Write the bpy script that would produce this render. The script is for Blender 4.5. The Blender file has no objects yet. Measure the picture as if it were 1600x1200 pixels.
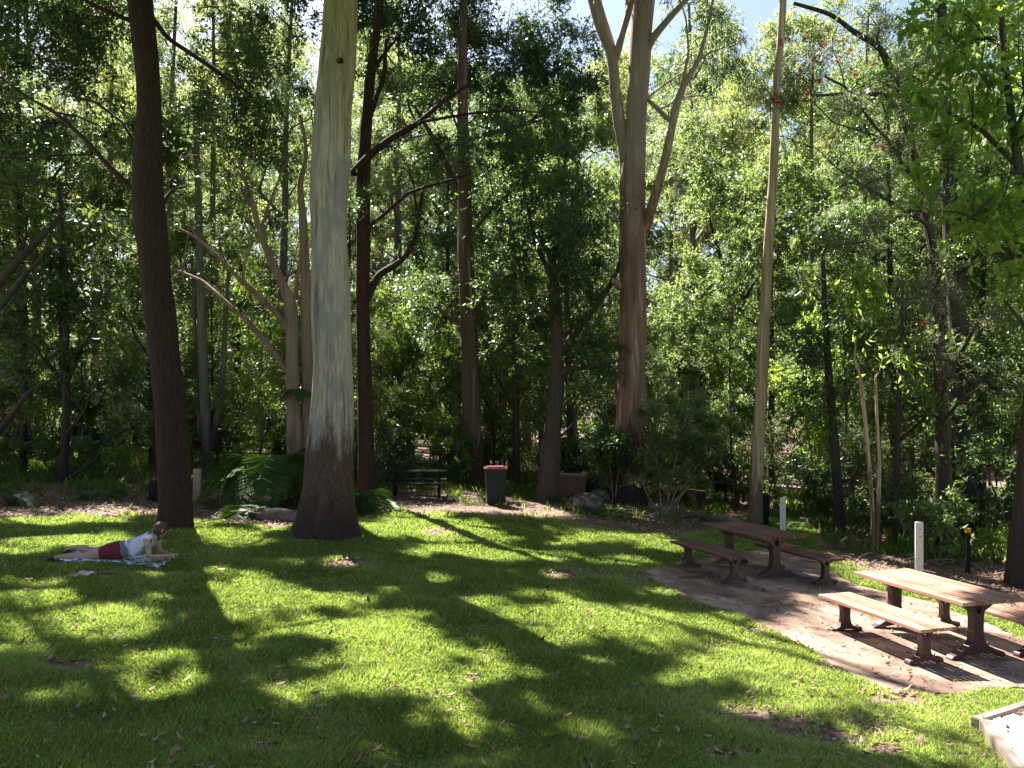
import bpy, bmesh, math, random
import numpy as np
from mathutils import Vector, Matrix

R = math.radians
random.seed(7)
rng = np.random.default_rng(11)
sc = bpy.context.scene
C = sc.collection

# ------------------------------------------------------------------ camera, sky, sun, exposure
F = 1244.0
HOR = 640.0
CAMZ = 3.0
cam_d = bpy.data.cameras.new('camera')
cam = bpy.data.objects.new('camera', cam_d)
C.objects.link(cam)
cam.location = (0, 0, CAMZ)
cam.rotation_euler = (R(90), 0, 0)
cam_d.sensor_width = 36
cam_d.lens = 36 * F / 1600
cam_d.shift_y = (HOR - 600) / 1600
cam_d.clip_end = 2000
cam_d.clip_start = 0.05
sc.camera = cam

SUN_EL, SUN_AZ = 52.0, -30.0          # azimuth measured from +Y towards +X
S = np.array([math.sin(R(SUN_AZ)) * math.cos(R(SUN_EL)), math.cos(R(SUN_AZ)) * math.cos(R(SUN_EL)), math.sin(R(SUN_EL))])
world = bpy.data.worlds.new('World')
sc.world = world
world.use_nodes = True
nt = world.node_tree
nt.nodes.clear()
wo = nt.nodes.new('ShaderNodeOutputWorld')
bg = nt.nodes.new('ShaderNodeBackground')
sky = nt.nodes.new('ShaderNodeTexSky')
sky.sky_type = 'NISHITA'
sky.sun_disc = False
sky.sun_elevation = R(SUN_EL)
sky.sun_rotation = R(SUN_AZ)
sky.air_density = 1.0
sky.dust_density = 1.5
sky.ozone_density = 1.0
bg.inputs['Strength'].default_value = 0.05
nt.links.new(sky.outputs[0], bg.inputs[0])
nt.links.new(bg.outputs[0], wo.inputs[0])
sun_d = bpy.data.lights.new('sun', 'SUN')
sun_d.energy = 5.0
sun_d.angle = R(0.53)
sun_d.color = (1.0, 0.975, 0.93)
sun = bpy.data.objects.new('sun', sun_d)
C.objects.link(sun)
sun.rotation_euler = Vector(S).to_track_quat('Z', 'Y').to_euler()
sun.location = (-20, 30, 50)
sc.view_settings.view_transform = 'Standard'
sc.view_settings.look = 'None'
sc.view_settings.gamma = 1
sc.view_settings.exposure = 2.2
sc.render.engine = 'CYCLES'
cy = sc.cycles
cy.max_bounces = 7
cy.diffuse_bounces = 4
cy.glossy_bounces = 2
cy.transmission_bounces = 5
cy.transparent_max_bounces = 8
cy.sample_clamp_indirect = 6
cy.use_denoising = True

# ------------------------------------------------------------------ geometry helpers
def gz(x, y):
    x = np.asarray(x, float); y = np.asarray(y, float)
    xc = 14 * np.tanh(x / 14)
    z = 0.4 - 0.078 * xc
    fl = 1 - np.clip((x - 1.6) / .8, 0, 1) * np.clip((16.8 - y) / .6, 0, 1)
    z = z + (0.03 * np.sin(x * 0.9 + 1.3) * np.sin(y * 0.7) + 0.012 * np.sin(x * 3.1 + y * 2.3)) * fl
    far = np.clip((y - 30) / 60, 0, 1)
    return z - far * 2.0 - np.clip(x - 9, 0, 20) * 0.04

def W(px, py):
    """ground point seen at a picture position"""
    D = 12.0
    for _ in range(40):
        x = (px - 800) / F * D
        s = (py - HOR) / F
        D = 0.5 * D + 0.5 * (CAMZ - float(gz(x, D))) / s
    return (px - 800) / F * D, D

def P(px, py, D):
    return np.array([(px - 800) / F * D, D, CAMZ - (py - HOR) / F * D])

def topx(x, y):
    return 800 + F * x / y, HOR + F * (CAMZ - gz(x, y)) / y

def tag(o, label=None, cat=None, group=None, kind=None):
    if label: o['label'] = label
    if cat: o['category'] = cat
    if group: o['group'] = group
    if kind: o['kind'] = kind
    return o

def empty(name, loc, label=None, cat=None, group=None, rz=0):
    o = bpy.data.objects.new(name, None)
    C.objects.link(o)
    o.location = loc
    o.rotation_euler = (0, 0, rz)
    o.empty_display_size = 0.2
    return tag(o, label, cat, group)

def raw_mesh(name, V, Fs, mat=None, parent=None, attrs=None, smooth=False):
    """V (n,3); Fs: list of (m,k) int arrays"""
    me = bpy.data.meshes.new(name)
    V = np.ascontiguousarray(V, dtype=np.float32)
    me.vertices.add(len(V))
    me.vertices.foreach_set('co', V.ravel())
    if isinstance(Fs, np.ndarray): Fs = [Fs]
    Fs = [f for f in Fs if len(f)]
    nl = sum(f.size for f in Fs); npoly = sum(len(f) for f in Fs)
    me.loops.add(nl); me.polygons.add(npoly)
    me.loops.foreach_set('vertex_index', np.concatenate([f.ravel() for f in Fs]).astype(np.int32))
    starts = []; k = 0
    for f in Fs:
        n, m = f.shape
        starts.append(k + np.arange(n) * m); k += n * m
    me.polygons.foreach_set('loop_start', np.concatenate(starts).astype(np.int32))
    if smooth:
        me.polygons.foreach_set('use_smooth', np.ones(npoly, dtype=bool))
    me.update(calc_edges=True)
    me.validate()
    if attrs:
        for an, av in attrs.items():
            a = me.attributes.new(an, 'FLOAT', 'POINT')
            a.data.foreach_set('value', np.ascontiguousarray(av, dtype=np.float32))
    if mat: me.materials.append(mat)
    o = bpy.data.objects.new(name, me)
    C.objects.link(o)
    if parent: o.parent = parent
    return o

class MB:
    def __init__(s): s.bm = bmesh.new()
    def box(s, c, size, rz=0, rx=0, ry=0, bevel=0.0, taper=1.0):
        r = bmesh.ops.create_cube(s.bm, size=1)
        vs = r['verts']
        for v in vs:
            k = taper if v.co.z < 0 else 1.0
            v.co = Vector((v.co.x * size[0] * k, v.co.y * size[1] * k, v.co.z * size[2]))
        if bevel:
            es = list({e for v in vs for e in v.link_edges})
            rr = bmesh.ops.bevel(s.bm, geom=es, offset=bevel, segments=2, affect='EDGES')
            vs = list({v for f in rr['faces'] for v in f.verts} | {v for v in vs if v.is_valid})
        M = Matrix.Translation(c) @ Matrix.Rotation(rz, 4, 'Z') @ Matrix.Rotation(rx, 4, 'X') @ Matrix.Rotation(ry, 4, 'Y')
        for v in vs: v.co = M @ v.co
        return s
    def cyl(s, a, b, r1, r2=None, n=16):
        a = Vector(a); b = Vector(b); d = b - a
        r = bmesh.ops.create_cone(s.bm, cap_ends=True, segments=n, radius1=r1, radius2=r2 if r2 is not None else r1, depth=d.length)
        M = Matrix.Translation((a + b) / 2) @ d.to_track_quat('Z', 'Y').to_matrix().to_4x4()
        for v in r['verts']: v.co = M @ v.co
        return s
    def ball(s, c, r, seg=16, sc3=(1, 1, 1)):
        q = bmesh.ops.create_uvsphere(s.bm, u_segments=seg, v_segments=max(6, seg // 2), radius=r)
        for v in q['verts']: v.co = Vector((v.co.x * sc3[0], v.co.y * sc3[1], v.co.z * sc3[2])) + Vector(c)
        return s
    def prism(s, poly, z0, z1):
        b = [s.bm.verts.new((x, y, z0)) for x, y in poly]; t = [s.bm.verts.new((x, y, z1)) for x, y in poly]
        s.bm.faces.new(t); s.bm.faces.new(b[::-1])
        for i in range(len(poly)):
            j = (i + 1) % len(poly)
            s.bm.faces.new((b[i], b[j], t[j], t[i]))
        return s
    def extrude_x(s, poly, x0, x1):
        """profile in (y,z), extruded along x; edges lying on y==0 are left open"""
        a = [s.bm.verts.new((x0, y, z)) for y, z in poly]; b = [s.bm.verts.new((x1, y, z)) for y, z in poly]
        s.bm.faces.new(a); s.bm.faces.new(b[::-1])
        for i in range(len(poly)):
            j = (i + 1) % len(poly)
            if abs(poly[i][0]) < 1e-6 and abs(poly[j][0]) < 1e-6: continue
            s.bm.faces.new((a[j], a[i], b[i], b[j]))
        return s
    def build(s, name, mat, parent=None, smooth=False, bevel=0):
        me = bpy.data.meshes.new(name)
        bmesh.ops.recalc_face_normals(s.bm, faces=s.bm.faces[:])
        s.bm.to_mesh(me); s.bm.free()
        if smooth:
            for p in me.polygons: p.use_smooth = True
        me.materials.append(mat)
        o = bpy.data.objects.new(name, me)
        C.objects.link(o)
        if parent: o.parent = parent
        if bevel:
            m = o.modifiers.new('bevel', 'BEVEL'); m.width = bevel; m.segments = 2; m.limit_method = 'ANGLE'
        return o

def nz3(p, f, seed=0):
    """cheap smooth pseudo noise, about -1..1"""
    x, y, z = p[..., 0] * f, p[..., 1] * f, p[..., 2] * f
    s = seed * 1.7
    return (np.sin(x * 1.3 + 1.7 * np.sin(y * 1.1 + s) + s) + np.sin(y * 1.7 + 1.3 * np.sin(z * 1.2 + s * 2)) + np.sin(z * 1.5 + 1.5 * np.sin(x * 0.9 + 3 + s))) / 3

# ------------------------------------------------------------------ the sun flecks on the lawn: a light map whose spots are cut as gaps into the canopy
LIT = [(650,824,115,15),(330,832,85,7),(120,846,120,10),(30,858,60,9),(365,845,60,7),(737,838,60,8),(640,862,26,7),(675,852,30,5),(726,859,60,7),
(800,866,90,8),(940,872,50,8),(850,893,25,6),(940,838,90,7),(1030,850,60,8),(527,872,36,8),(412,908,30,12),(480,933,75,14),(530,976,115,17),(612,950,50,8),
(672,900,26,8),(735,932,38,9),(785,948,40,8),(880,950,115,13),(835,985,70,12),(935,965,80,16),(243,893,28,6),(325,887,28,6),(365,912,72,14),
(50,928,85,10),(243,928,26,8),(150,968,100,27),(25,975,62,22),(318,948,36,26),(365,950,60,19),(500,928,70,9),(580,986,100,22),(550,1022,70,10),
(655,1010,85,20),(150,1076,120,20),(250,1060,100,14),(325,1048,50,8),(455,1072,62,24),(485,1025,40,9),(350,1006,42,8),(575,1056,110,18),(700,1050,60,16),
(375,1152,60,9),(730,1120,60,11),(90,1186,32,9),(600,1160,50,9),(790,1035,60,14),(1075,966,70,16),(1180,985,70,22),(1140,1024,100,18),(1243,1060,105,22),
(1340,1056,80,30),(1030,1045,60,14),(1180,1090,100,13),(955,1190,60,10),(1400,1000,190,75),(1530,960,140,70),(1480,1090,160,40),(1560,1150,110,70),
(1330,1140,80,22),(1345,890,70,26),(1480,920,120,22),(1250,1020,70,28),(1000,985,50,8),(900,1020,40,8),(1420,1160,60,20),(960,1075,40,9),
(1175,838,22,5),(1260,868,22,5),(1130,862,20,4),(40,797,70,8),(180,793,80,7),(120,812,80,5),(60,815,70,5),(200,800,60,5),(100,800,120,6),(420,822,30,8),(600,795,40,4),(850,800,30,4),(780,792,25,4),(380,808,50,6),(640,802,60,4),(870,845,40,5),
(20,1010,60,9),(250,1015,50,6),(700,1090,40,8),(850,1130,50,8),(60,905,60,6),(600,915,30,5),(1010,920,40,5)]
LIT = np.array(LIT, float)
def lit(x, y, grow=1.18):
    y = np.maximum(y, 1.0)
    px, py = topx(x, y)
    w = 0.20 * np.sin(px * 0.09 + py * 0.23) + 0.17 * np.sin(px * 0.21 - py * 0.47 + 2) + 0.13 * np.sin(px * .47 + py * .9)
    out = (np.sin(px * .060 + 2.2 * np.sin(py * .11)) + np.sin(py * .31 + 1.7 * np.sin(px * .043)) + .5 * np.sin(px * .19 - py * .3)) > 1.95
    for a, b, c, d in LIT:
        out |= ((px - a) / c) ** 2 + ((py - b) / d) ** 2 < (1 + w) * grow
    return out

def shades_lit(path):
    """share of a limb whose shadow would fall on the sun flecks"""
    p = np.asarray(path, float); t = np.linspace(0, len(p) - 1, 12)
    q = np.stack([np.interp(t, np.arange(len(p)), p[:, k]) for k in range(3)], -1)
    hh = (q[:, 2] - gz(q[:, 0], q[:, 1])) / S[2]
    gx_ = q[:, 0] - S[0] * hh; gy_ = q[:, 1] - S[1] * hh
    m = (gy_ > 3.5) & (gy_ < 20)
    return float((lit(gx_, np.maximum(gy_, 1)) & m).mean())

# where leaf litter / bare soil lies instead of lawn (1 = litter)
BARE = [(690,833,42,8),(545,882,55,13),(1290,1140,130,32),(1165,1118,70,16),(1400,1170,60,16),(1120,1010,30,6),(1060,1085,30,6),(430,1172,45,9),(100,1040,60,13),(1385,1094,80,14),(905,898,70,9),(1010,902,50,12),(1070,938,42,8),(1190,986,34,7),(1300,1040,40,9),(1150,1180,50,9)]
EDGE = np.array([(-600,822),(0,812),(200,808),(330,818),(450,827),(520,818),(600,803),(760,806),(860,812),(940,828),(1040,838),(1110,836),(1160,800),(1250,796),(1290,866),(1360,902),(1460,925),(1600,965),(2200,1120)], float)
def litter(x, y):
    x = np.asarray(x, float); y = np.maximum(np.asarray(y, float), 1.0)
    px, py = topx(x, y)
    e = np.interp(px, EDGE[:, 0], EDGE[:, 1])
    soft = 4 + 0.05 * np.maximum(py - 780, 0)
    m = np.clip((e - py) / soft * 0.5 + 0.5 + 0.35 * np.sin(px * .07) * np.sin(py * .4 + px * .02), 0, 1)
    for a, b, c, d in BARE:
        q = ((px - a) / c) ** 2 + ((py - b) / d) ** 2
        m = np.maximum(m, np.clip(1.3 - q, 0, 1) * 0.98 * (.85 + .15 * np.sin(px * .09 + 3 * np.sin(py * .13))))
    return m

# ------------------------------------------------------------------ materials
def new_mat(name):
    m = bpy.data.materials.new(name); m.use_nodes = True
    n = m.node_tree.nodes; l = m.node_tree.links
    return m, n, l, n['Principled BSDF']

def ramp(n, stops):
    r = n.new('ShaderNodeValToRGB')
    e = r.color_ramp.elements
    e[0].position, e[0].color = stops[0][0], (*stops[0][1], 1)
    e[1].position, e[1].color = stops[-1][0], (*stops[-1][1], 1)
    for p, c in stops[1:-1]:
        q = e.new(p); q.color = (*c, 1)
    return r

def noise(n, l, scale, detail=4, rough=0.6, vec=None, sc3=None, dist=0):
    t = n.new('ShaderNodeTexNoise')
    t.inputs['Scale'].default_value = scale; t.inputs['Detail'].default_value = detail; t.inputs['Roughness'].default_value = rough
    t.inputs['Distortion'].default_value = dist
    tc = n.new('ShaderNodeTexCoord')
    if sc3:
        mp = n.new('ShaderNodeMapping'); mp.inputs['Scale'].default_value = sc3
        l.new(tc.outputs['Object'], mp.inputs[0]); l.new(mp.outputs[0], t.inputs['Vector'])
    else:
        l.new(tc.outputs['Object'], t.inputs['Vector'])
    return t

def bump(n, l, h, b, strength=0.5, dist=0.02):
    bp = n.new('ShaderNodeBump'); bp.inputs['Strength'].default_value = strength; bp.inputs['Distance'].default_value = dist
    l.new(h, bp.inputs['Height']); l.new(bp.outputs[0], b.inputs['Normal'])
    return bp

def simple(name, stops, scale=8, rough=0.7, sc3=None, bstr=0.3, bdist=0.01, metal=0, spec=0.3):
    m, n, l, b = new_mat(name)
    t = noise(n, l, scale, 5, 0.65, sc3=sc3)
    r = ramp(n, stops)
    l.new(t.outputs[0], r.inputs[0]); l.new(r.outputs[0], b.inputs['Base Color'])
    b.inputs['Roughness'].default_value = rough; b.inputs['Metallic'].default_value = metal
    b.inputs['Specular IOR Level'].default_value = spec
    if bstr: bump(n, l, t.outputs[0], b, bstr, bdist)
    return m

def leaf_mat(name, dark, mid, light, trans, tw=0.45, rough=0.4, spec=0.5):
    m, n, l, b = new_mat(name)
    a = n.new('ShaderNodeAttribute'); a.attribute_name = 'tint'
    r = ramp(n, [(0.0, dark), (0.55, mid), (1.0, light)])
    l.new(a.outputs['Fac'], r.inputs[0]); l.new(r.outputs[0], b.inputs['Base Color'])
    b.inputs['Roughness'].default_value = rough
    b.inputs['Specular IOR Level'].default_value = spec
    tr = n.new('ShaderNodeBsdfTranslucent')
    r2 = ramp(n, [(0.0, tuple(c * 0.6 for c in trans)), (1.0, tuple(min(1, c * 1.25) for c in trans))])
    l.new(a.outputs['Fac'], r2.inputs[0]); l.new(r2.outputs[0], tr.inputs[0])
    mx = n.new('ShaderNodeMixShader'); mx.inputs[0].default_value = tw
    l.new(b.outputs[0], mx.inputs[1]); l.new(tr.outputs[0], mx.inputs[2])
    l.new(mx.outputs[0], n['Material Output'].inputs[0])
    return m

def bark_mat(name, smooth_stops, rough_stops, sock=2.2, sock_var=1.2, streak=(9, 9, 0.55), bstr=0.6, patch=None, char=None, pale=None):
    """smooth upper bark with vertical patches, rough stocking of old bark up to about 'sock' metres"""
    m, n, l, b = new_mat(name)
    t = noise(n, l, 1.0, 6, 0.6, sc3=streak, dist=0.6)
    r = ramp(n, smooth_stops); l.new(t.outputs[0], r.inputs[0])
    fine = noise(n, l, 1.0, 6, 0.7, sc3=(40, 40, 5))
    rr = ramp(n, rough_stops); l.new(fine.outputs[0], rr.inputs[0])
    up = r.outputs[0]
    if patch:
        t3 = noise(n, l, 1.0, 3, 0.5, sc3=(3.0, 3.0, 0.9), dist=0.8)
        pr = ramp(n, [(0.50, (0, 0, 0)), (0.56, (1, 1, 1))]); l.new(t3.outputs[0], pr.inputs[0])
        mm = n.new('ShaderNodeMixRGB'); mm.inputs[2].default_value = (*patch, 1)
        ml = n.new('ShaderNodeMath'); ml.operation = 'MULTIPLY'; ml.inputs[1].default_value = 0.75
        l.new(pr.outputs[0], ml.inputs[0]); l.new(ml.outputs[0], mm.inputs[0]); l.new(up, mm.inputs[1]); up = mm.outputs[0]
    # stain spots
    t4 = noise(n, l, 1.0, 8, 0.75, sc3=(22, 22, 7))
    sr = ramp(n, [(0.3, (0.55, 0.5, 0.45)), (0.45, (1, 1, 1))]); l.new(t4.outputs[0], sr.inputs[0])
    mu = n.new('ShaderNodeMixRGB'); mu.blend_type = 'MULTIPLY'; mu.inputs[0].default_value = 0.8
    l.new(up, mu.inputs[1]); l.new(sr.outputs[0], mu.inputs[2]); up = mu.outputs[0]
    tc = n.new('ShaderNodeTexCoord'); sep = n.new('ShaderNodeSeparateXYZ'); l.new(tc.outputs['Object'], sep.inputs[0])
    t2 = noise(n, l, 1.0, 7, 0.7, sc3=(6, 6, 1.2))
    ma = n.new('ShaderNodeMath'); ma.operation = 'MULTIPLY_ADD'; ma.inputs[1].default_value = -sock_var * 4; ma.inputs[2].default_value = sock_var * 2
    l.new(t2.outputs[0], ma.inputs[0])
    ad = n.new('ShaderNodeMath'); ad.operation = 'ADD'; l.new(sep.outputs['Z'], ad.inputs[0]); l.new(ma.outputs[0], ad.inputs[1])
    mr = n.new('ShaderNodeMapRange'); mr.inputs['From Min'].default_value = sock - 0.45; mr.inputs['From Max'].default_value = sock + 0.35
    l.new(ad.outputs[0], mr.inputs[0])
    mix = n.new('ShaderNodeMixRGB'); l.new(mr.outputs[0], mix.inputs[0]); l.new(rr.outputs[0], mix.inputs[1]); l.new(up, mix.inputs[2])
    fin = mix.outputs[0]
    def by_height(col, z0, z1, low, amt, spread):
        mh = n.new('ShaderNodeMath'); mh.operation = 'MULTIPLY_ADD'; mh.inputs[1].default_value = spread; mh.inputs[2].default_value = -spread / 2
        l.new(t2.outputs[0], mh.inputs[0])
        aa = n.new('ShaderNodeMath'); aa.operation = 'ADD'; l.new(sep.outputs['Z'], aa.inputs[0]); l.new(mh.outputs[0], aa.inputs[1])
        rr_ = n.new('ShaderNodeMapRange'); rr_.inputs['From Min'].default_value = z0; rr_.inputs['From Max'].default_value = z1
        rr_.inputs['To Min'].default_value = amt if low else 0; rr_.inputs['To Max'].default_value = 0 if low else amt
        l.new(aa.outputs[0], rr_.inputs[0])
        mm_ = n.new('ShaderNodeMixRGB'); l.new(rr_.outputs[0], mm_.inputs[0]); l.new(fin, mm_.inputs[1]); mm_.inputs[2].default_value = (*col, 1)
        return mm_.outputs[0]
    if char: fin = by_height(char, .35, 1.0, True, .65, 2.2)
    if pale: fin = by_height(pale, 8, 11, False, .42, 12)
    l.new(fin, b.inputs['Base Color'])
    b.inputs['Roughness'].default_value = 0.8; b.inputs['Specular IOR Level'].default_value = 0.25
    hm = n.new('ShaderNodeMixRGB'); l.new(mr.outputs[0], hm.inputs[0]); l.new(fine.outputs[0], hm.inputs[1])
    hs = n.new('ShaderNodeMixRGB'); hs.inputs[0].default_value = 0.6; hs.inputs[1].default_value = (0.5, 0.5, 0.5, 1); l.new(t.outputs[0], hs.inputs[2])
    ha = n.new('ShaderNodeMixRGB'); ha.blend_type = 'ADD'; ha.inputs[0].default_value = .25; l.new(hs.outputs[0], ha.inputs[1]); l.new(t4.outputs[0], ha.inputs[2]); l.new(ha.outputs[0], hm.inputs[2])
    bump(n, l, hm.outputs[0], b, bstr, 0.09)
    return m

M = {}
M['gum'] = bark_mat('gum_bark', [(0.3, (0.13, 0.085, 0.06)), (0.42, (0.33, 0.235, 0.175)), (0.53, (0.52, 0.39, 0.30)), (0.66, (0.31, 0.24, 0.205))],
                    [(0.3, (0.05, 0.026, 0.018)), (0.6, (0.15, 0.08, 0.055)), (0.8, (0.25, 0.15, 0.11))], sock=1.9, sock_var=0.9, char=(0.022, 0.013, 0.010), patch=(0.30, 0.245, 0.23))
M['pinkgum'] = bark_mat('pink_gum_bark', [(0.3, (0.15, 0.07, 0.05)), (0.5, (0.28, 0.15, 0.11)), (0.60, (0.35, 0.21, 0.16)), (0.66, (0.55, 0.44, 0.36))],
                    [(0.3, (0.03, 0.018, 0.012)), (0.7, (0.13, 0.07, 0.05))], sock=2.2, sock_var=1.2, streak=(6, 6, 0.5), char=(0.022, 0.014, 0.011), pale=(0.46, 0.38, 0.34))
M['redbark'] = bark_mat('red_brown_bark', [(0.3, (0.05, 0.024, 0.017)), (0.7, (0.12, 0.055, 0.038))], [(0.3, (0.026, 0.013, 0.009)), (0.75, (0.13, 0.062, 0.042))], sock=40, sock_var=0.5, bstr=1.0)
M['midbark'] = bark_mat('brown_strip_bark', [(0.35, (0.09, 0.055, 0.04)), (0.6, (0.16, 0.10, 0.075)), (0.72, (0.42, 0.36, 0.29))], [(0.3, (0.04, 0.022, 0.016)), (0.7, (0.12, 0.065, 0.045))], sock=1.5, sock_var=2, streak=(5, 5, 0.3))
M['palebark'] = bark_mat('pale_yellow_bark', [(0.3, (0.22, 0.13, 0.075)), (0.5, (0.46, 0.31, 0.19)), (0.7, (0.62, 0.48, 0.34))], [(0.3, (0.10, 0.055, 0.03)), (0.7, (0.27, 0.17, 0.10))], sock=1.4, sock_var=1.5, streak=(12, 12, 0.4))
M['figbark'] = bark_mat('pale_fig_bark', [(0.3, (0.15, 0.09, 0.065)), (0.6, (0.30, 0.19, 0.14))], [(0.3, (0.10, 0.065, 0.045)), (0.7, (0.2, 0.13, 0.095))], sock=1.5, sock_var=0.8)
M['darkbark'] = bark_mat('dark_forest_bark', [(0.3, (0.035, 0.026, 0.02)), (0.7, (0.09, 0.065, 0.05))], [(0.3, (0.025, 0.018, 0.014)), (0.7, (0.075, 0.052, 0.04))], sock=1.5, sock_var=0.8)
M['greybark'] = bark_mat('grey_forest_bark', [(0.3, (0.10, 0.085, 0.07)), (0.6, (0.20, 0.17, 0.14)), (0.75, (0.32, 0.28, 0.24))], [(0.3, (0.05, 0.04, 0.03)), (0.7, (0.12, 0.09, 0.07))], sock=1.5, sock_var=0.8)

M['leaf_dark'] = leaf_mat('glossy_dark_leaf', (0.018, 0.038, 0.014), (0.036, 0.07, 0.022), (0.08, 0.125, 0.034), (0.25, 0.38, 0.07), 0.36, 0.33, 0.6)
M['leaf_mid'] = leaf_mat('mid_green_leaf', (0.03, 0.055, 0.016), (0.06, 0.10, 0.026), (0.12, 0.155, 0.04), (0.40, 0.54, 0.12), 0.42, 0.42, 0.5)
M['leaf_euc'] = leaf_mat('olive_gum_leaf', (0.04, 0.06, 0.025), (0.075, 0.11, 0.035), (0.14, 0.16, 0.045), (0.48, 0.60, 0.20), 0.46, 0.45, 0.5)
M['leaf_bright'] = leaf_mat('bright_broad_leaf', (0.04, 0.08, 0.018), (0.08, 0.14, 0.025), (0.14, 0.20, 0.035), (0.50, 0.70, 0.08), 0.52, 0.4, 0.5)
M['leaf_yellow'] = leaf_mat('yellow_green_leaf', (0.08, 0.11, 0.02), (0.13, 0.17, 0.03), (0.2, 0.22, 0.04), (0.58, 0.66, 0.16), 0.5, 0.45, 0.4)
M['leaf_grey'] = leaf_mat('grey_feathery_leaf', (0.06, 0.07, 0.035), (0.10, 0.12, 0.055), (0.17, 0.17, 0.09), (0.38, 0.42, 0.16), 0.4, 0.5, 0.4)
M['leaf_fern'] = leaf_mat('fern_green_leaf', (0.03, 0.06, 0.015), (0.06, 0.11, 0.022), (0.11, 0.17, 0.04), (0.38, 0.54, 0.07), 0.4, 0.55, 0.25)
M['grass'] = leaf_mat('lawn_grass', (0.065, 0.10, 0.018), (0.13, 0.185, 0.03), (0.36, 0.35, 0.14), (0.42, 0.54, 0.09), 0.42, 0.6, 0.2)
M['redflower'] = simple('red_flower', [(0.3, (0.5, 0.02, 0.02)), (0.7, (0.75, 0.06, 0.05))], 20, 0.6, bstr=0)
M['dryleaf'] = leaf_mat('dry_fallen_leaf', (0.10, 0.045, 0.025), (0.26, 0.14, 0.085), (0.52, 0.38, 0.27), (0.3, 0.17, 0.07), 0.12, 0.6, 0.3)
M['twig'] = simple('dead_twig', [(0.3, (0.09, 0.06, 0.045)), (0.7, (0.26, 0.2, 0.16))], 6, 0.85)

def ground_material():
    m, n, l, b = new_mat('lawn_and_litter')
    a = n.new('ShaderNodeAttribute'); a.attribute_name = 'litter'
    g1 = noise(n, l, 14, 6, 0.7)
    gr = ramp(n, [(0.3, (0.035, 0.06, 0.010)), (0.55, (0.07, 0.12, 0.016)), (0.8, (0.13, 0.16, 0.035))]); l.new(g1.outputs[0], gr.inputs[0])
    s1 = noise(n, l, 9, 8, 0.75)
    s2 = noise(n, l, 45, 4, 0.7)
    mx0 = n.new('ShaderNodeMixRGB'); mx0.inputs[0].default_value = 0.5; l.new(s1.outputs[0], mx0.inputs[1]); l.new(s2.outputs[0], mx0.inputs[2])
    sr = ramp(n, [(0.35, (0.07, 0.045, 0.032)), (0.5, (0.18, 0.12, 0.085)), (0.62, (0.31, 0.215, 0.16)), (0.75, (0.42, 0.32, 0.25))]); l.new(mx0.outputs[0], sr.inputs[0])
    nn = noise(n, l, 5, 6, 0.7)
    ad = n.new('ShaderNodeMath'); ad.operation = 'ADD'; l.new(a.outputs['Fac'], ad.inputs[0])
    ms = n.new('ShaderNodeMath'); ms.operation = 'MULTIPLY_ADD'; ms.inputs[1].default_value = 0.9; ms.inputs[2].default_value = -0.45
    l.new(nn.outputs[0], ms.inputs[0]); l.new(ms.outputs[0], ad.inputs[1])
    mr = n.new('ShaderNodeMapRange'); mr.inputs['From Min'].default_value = 0.4; mr.inputs['From Max'].default_value = 0.6; l.new(ad.outputs[0], mr.inputs[0])
    mix = n.new('ShaderNodeMixRGB'); l.new(mr.outputs[0], mix.inputs[0]); l.new(gr.outputs[0], mix.inputs[1]); l.new(sr.outputs[0], mix.inputs[2])
    l.new(mix.outputs[0], b.inputs['Base Color']); b.inputs['Roughness'].default_value = 0.95; b.inputs['Specular IOR Level'].default_value = 0.1
    bump(n, l, mx0.outputs[0], b, 0.8, 0.03)
    return m
M['ground'] = ground_material()
def concrete_material():
    m, n, l, b = new_mat('stained_concrete')
    t = noise(n, l, 1.1, 9, 0.72, dist=.5); f = noise(n, l, 35, 5, 0.7)
    r = ramp(n, [(0.34, (0.08, 0.048, 0.034)), (0.46, (0.20, 0.13, 0.095)), (0.58, (0.33, 0.235, 0.175)), (0.72, (0.47, 0.365, 0.29))]); l.new(t.outputs[0], r.inputs[0])
    r2 = ramp(n, [(0.3, (0.6, 0.55, 0.5)), (0.5, (1, 1, 1))]); l.new(f.outputs[0], r2.inputs[0])
    mx = n.new('ShaderNodeMixRGB'); mx.blend_type = 'MULTIPLY'; mx.inputs[0].default_value = .8
    l.new(r.outputs[0], mx.inputs[1]); l.new(r2.outputs[0], mx.inputs[2]); l.new(mx.outputs[0], b.inputs['Base Color'])
    b.inputs['Roughness'].default_value = .92; b.inputs['Specular IOR Level'].default_value = .15
    bump(n, l, f.outputs[0], b, .35, .01)
    return m
M['concrete'] = concrete_material()
M['whitegravel'] = simple('white_gravel', [(0.35, (0.26, 0.21, 0.17)), (0.5, (0.48, 0.42, 0.37)), (0.7, (0.66, 0.60, 0.55))], 60, 0.9, bstr=0.7, bdist=0.02)

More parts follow.
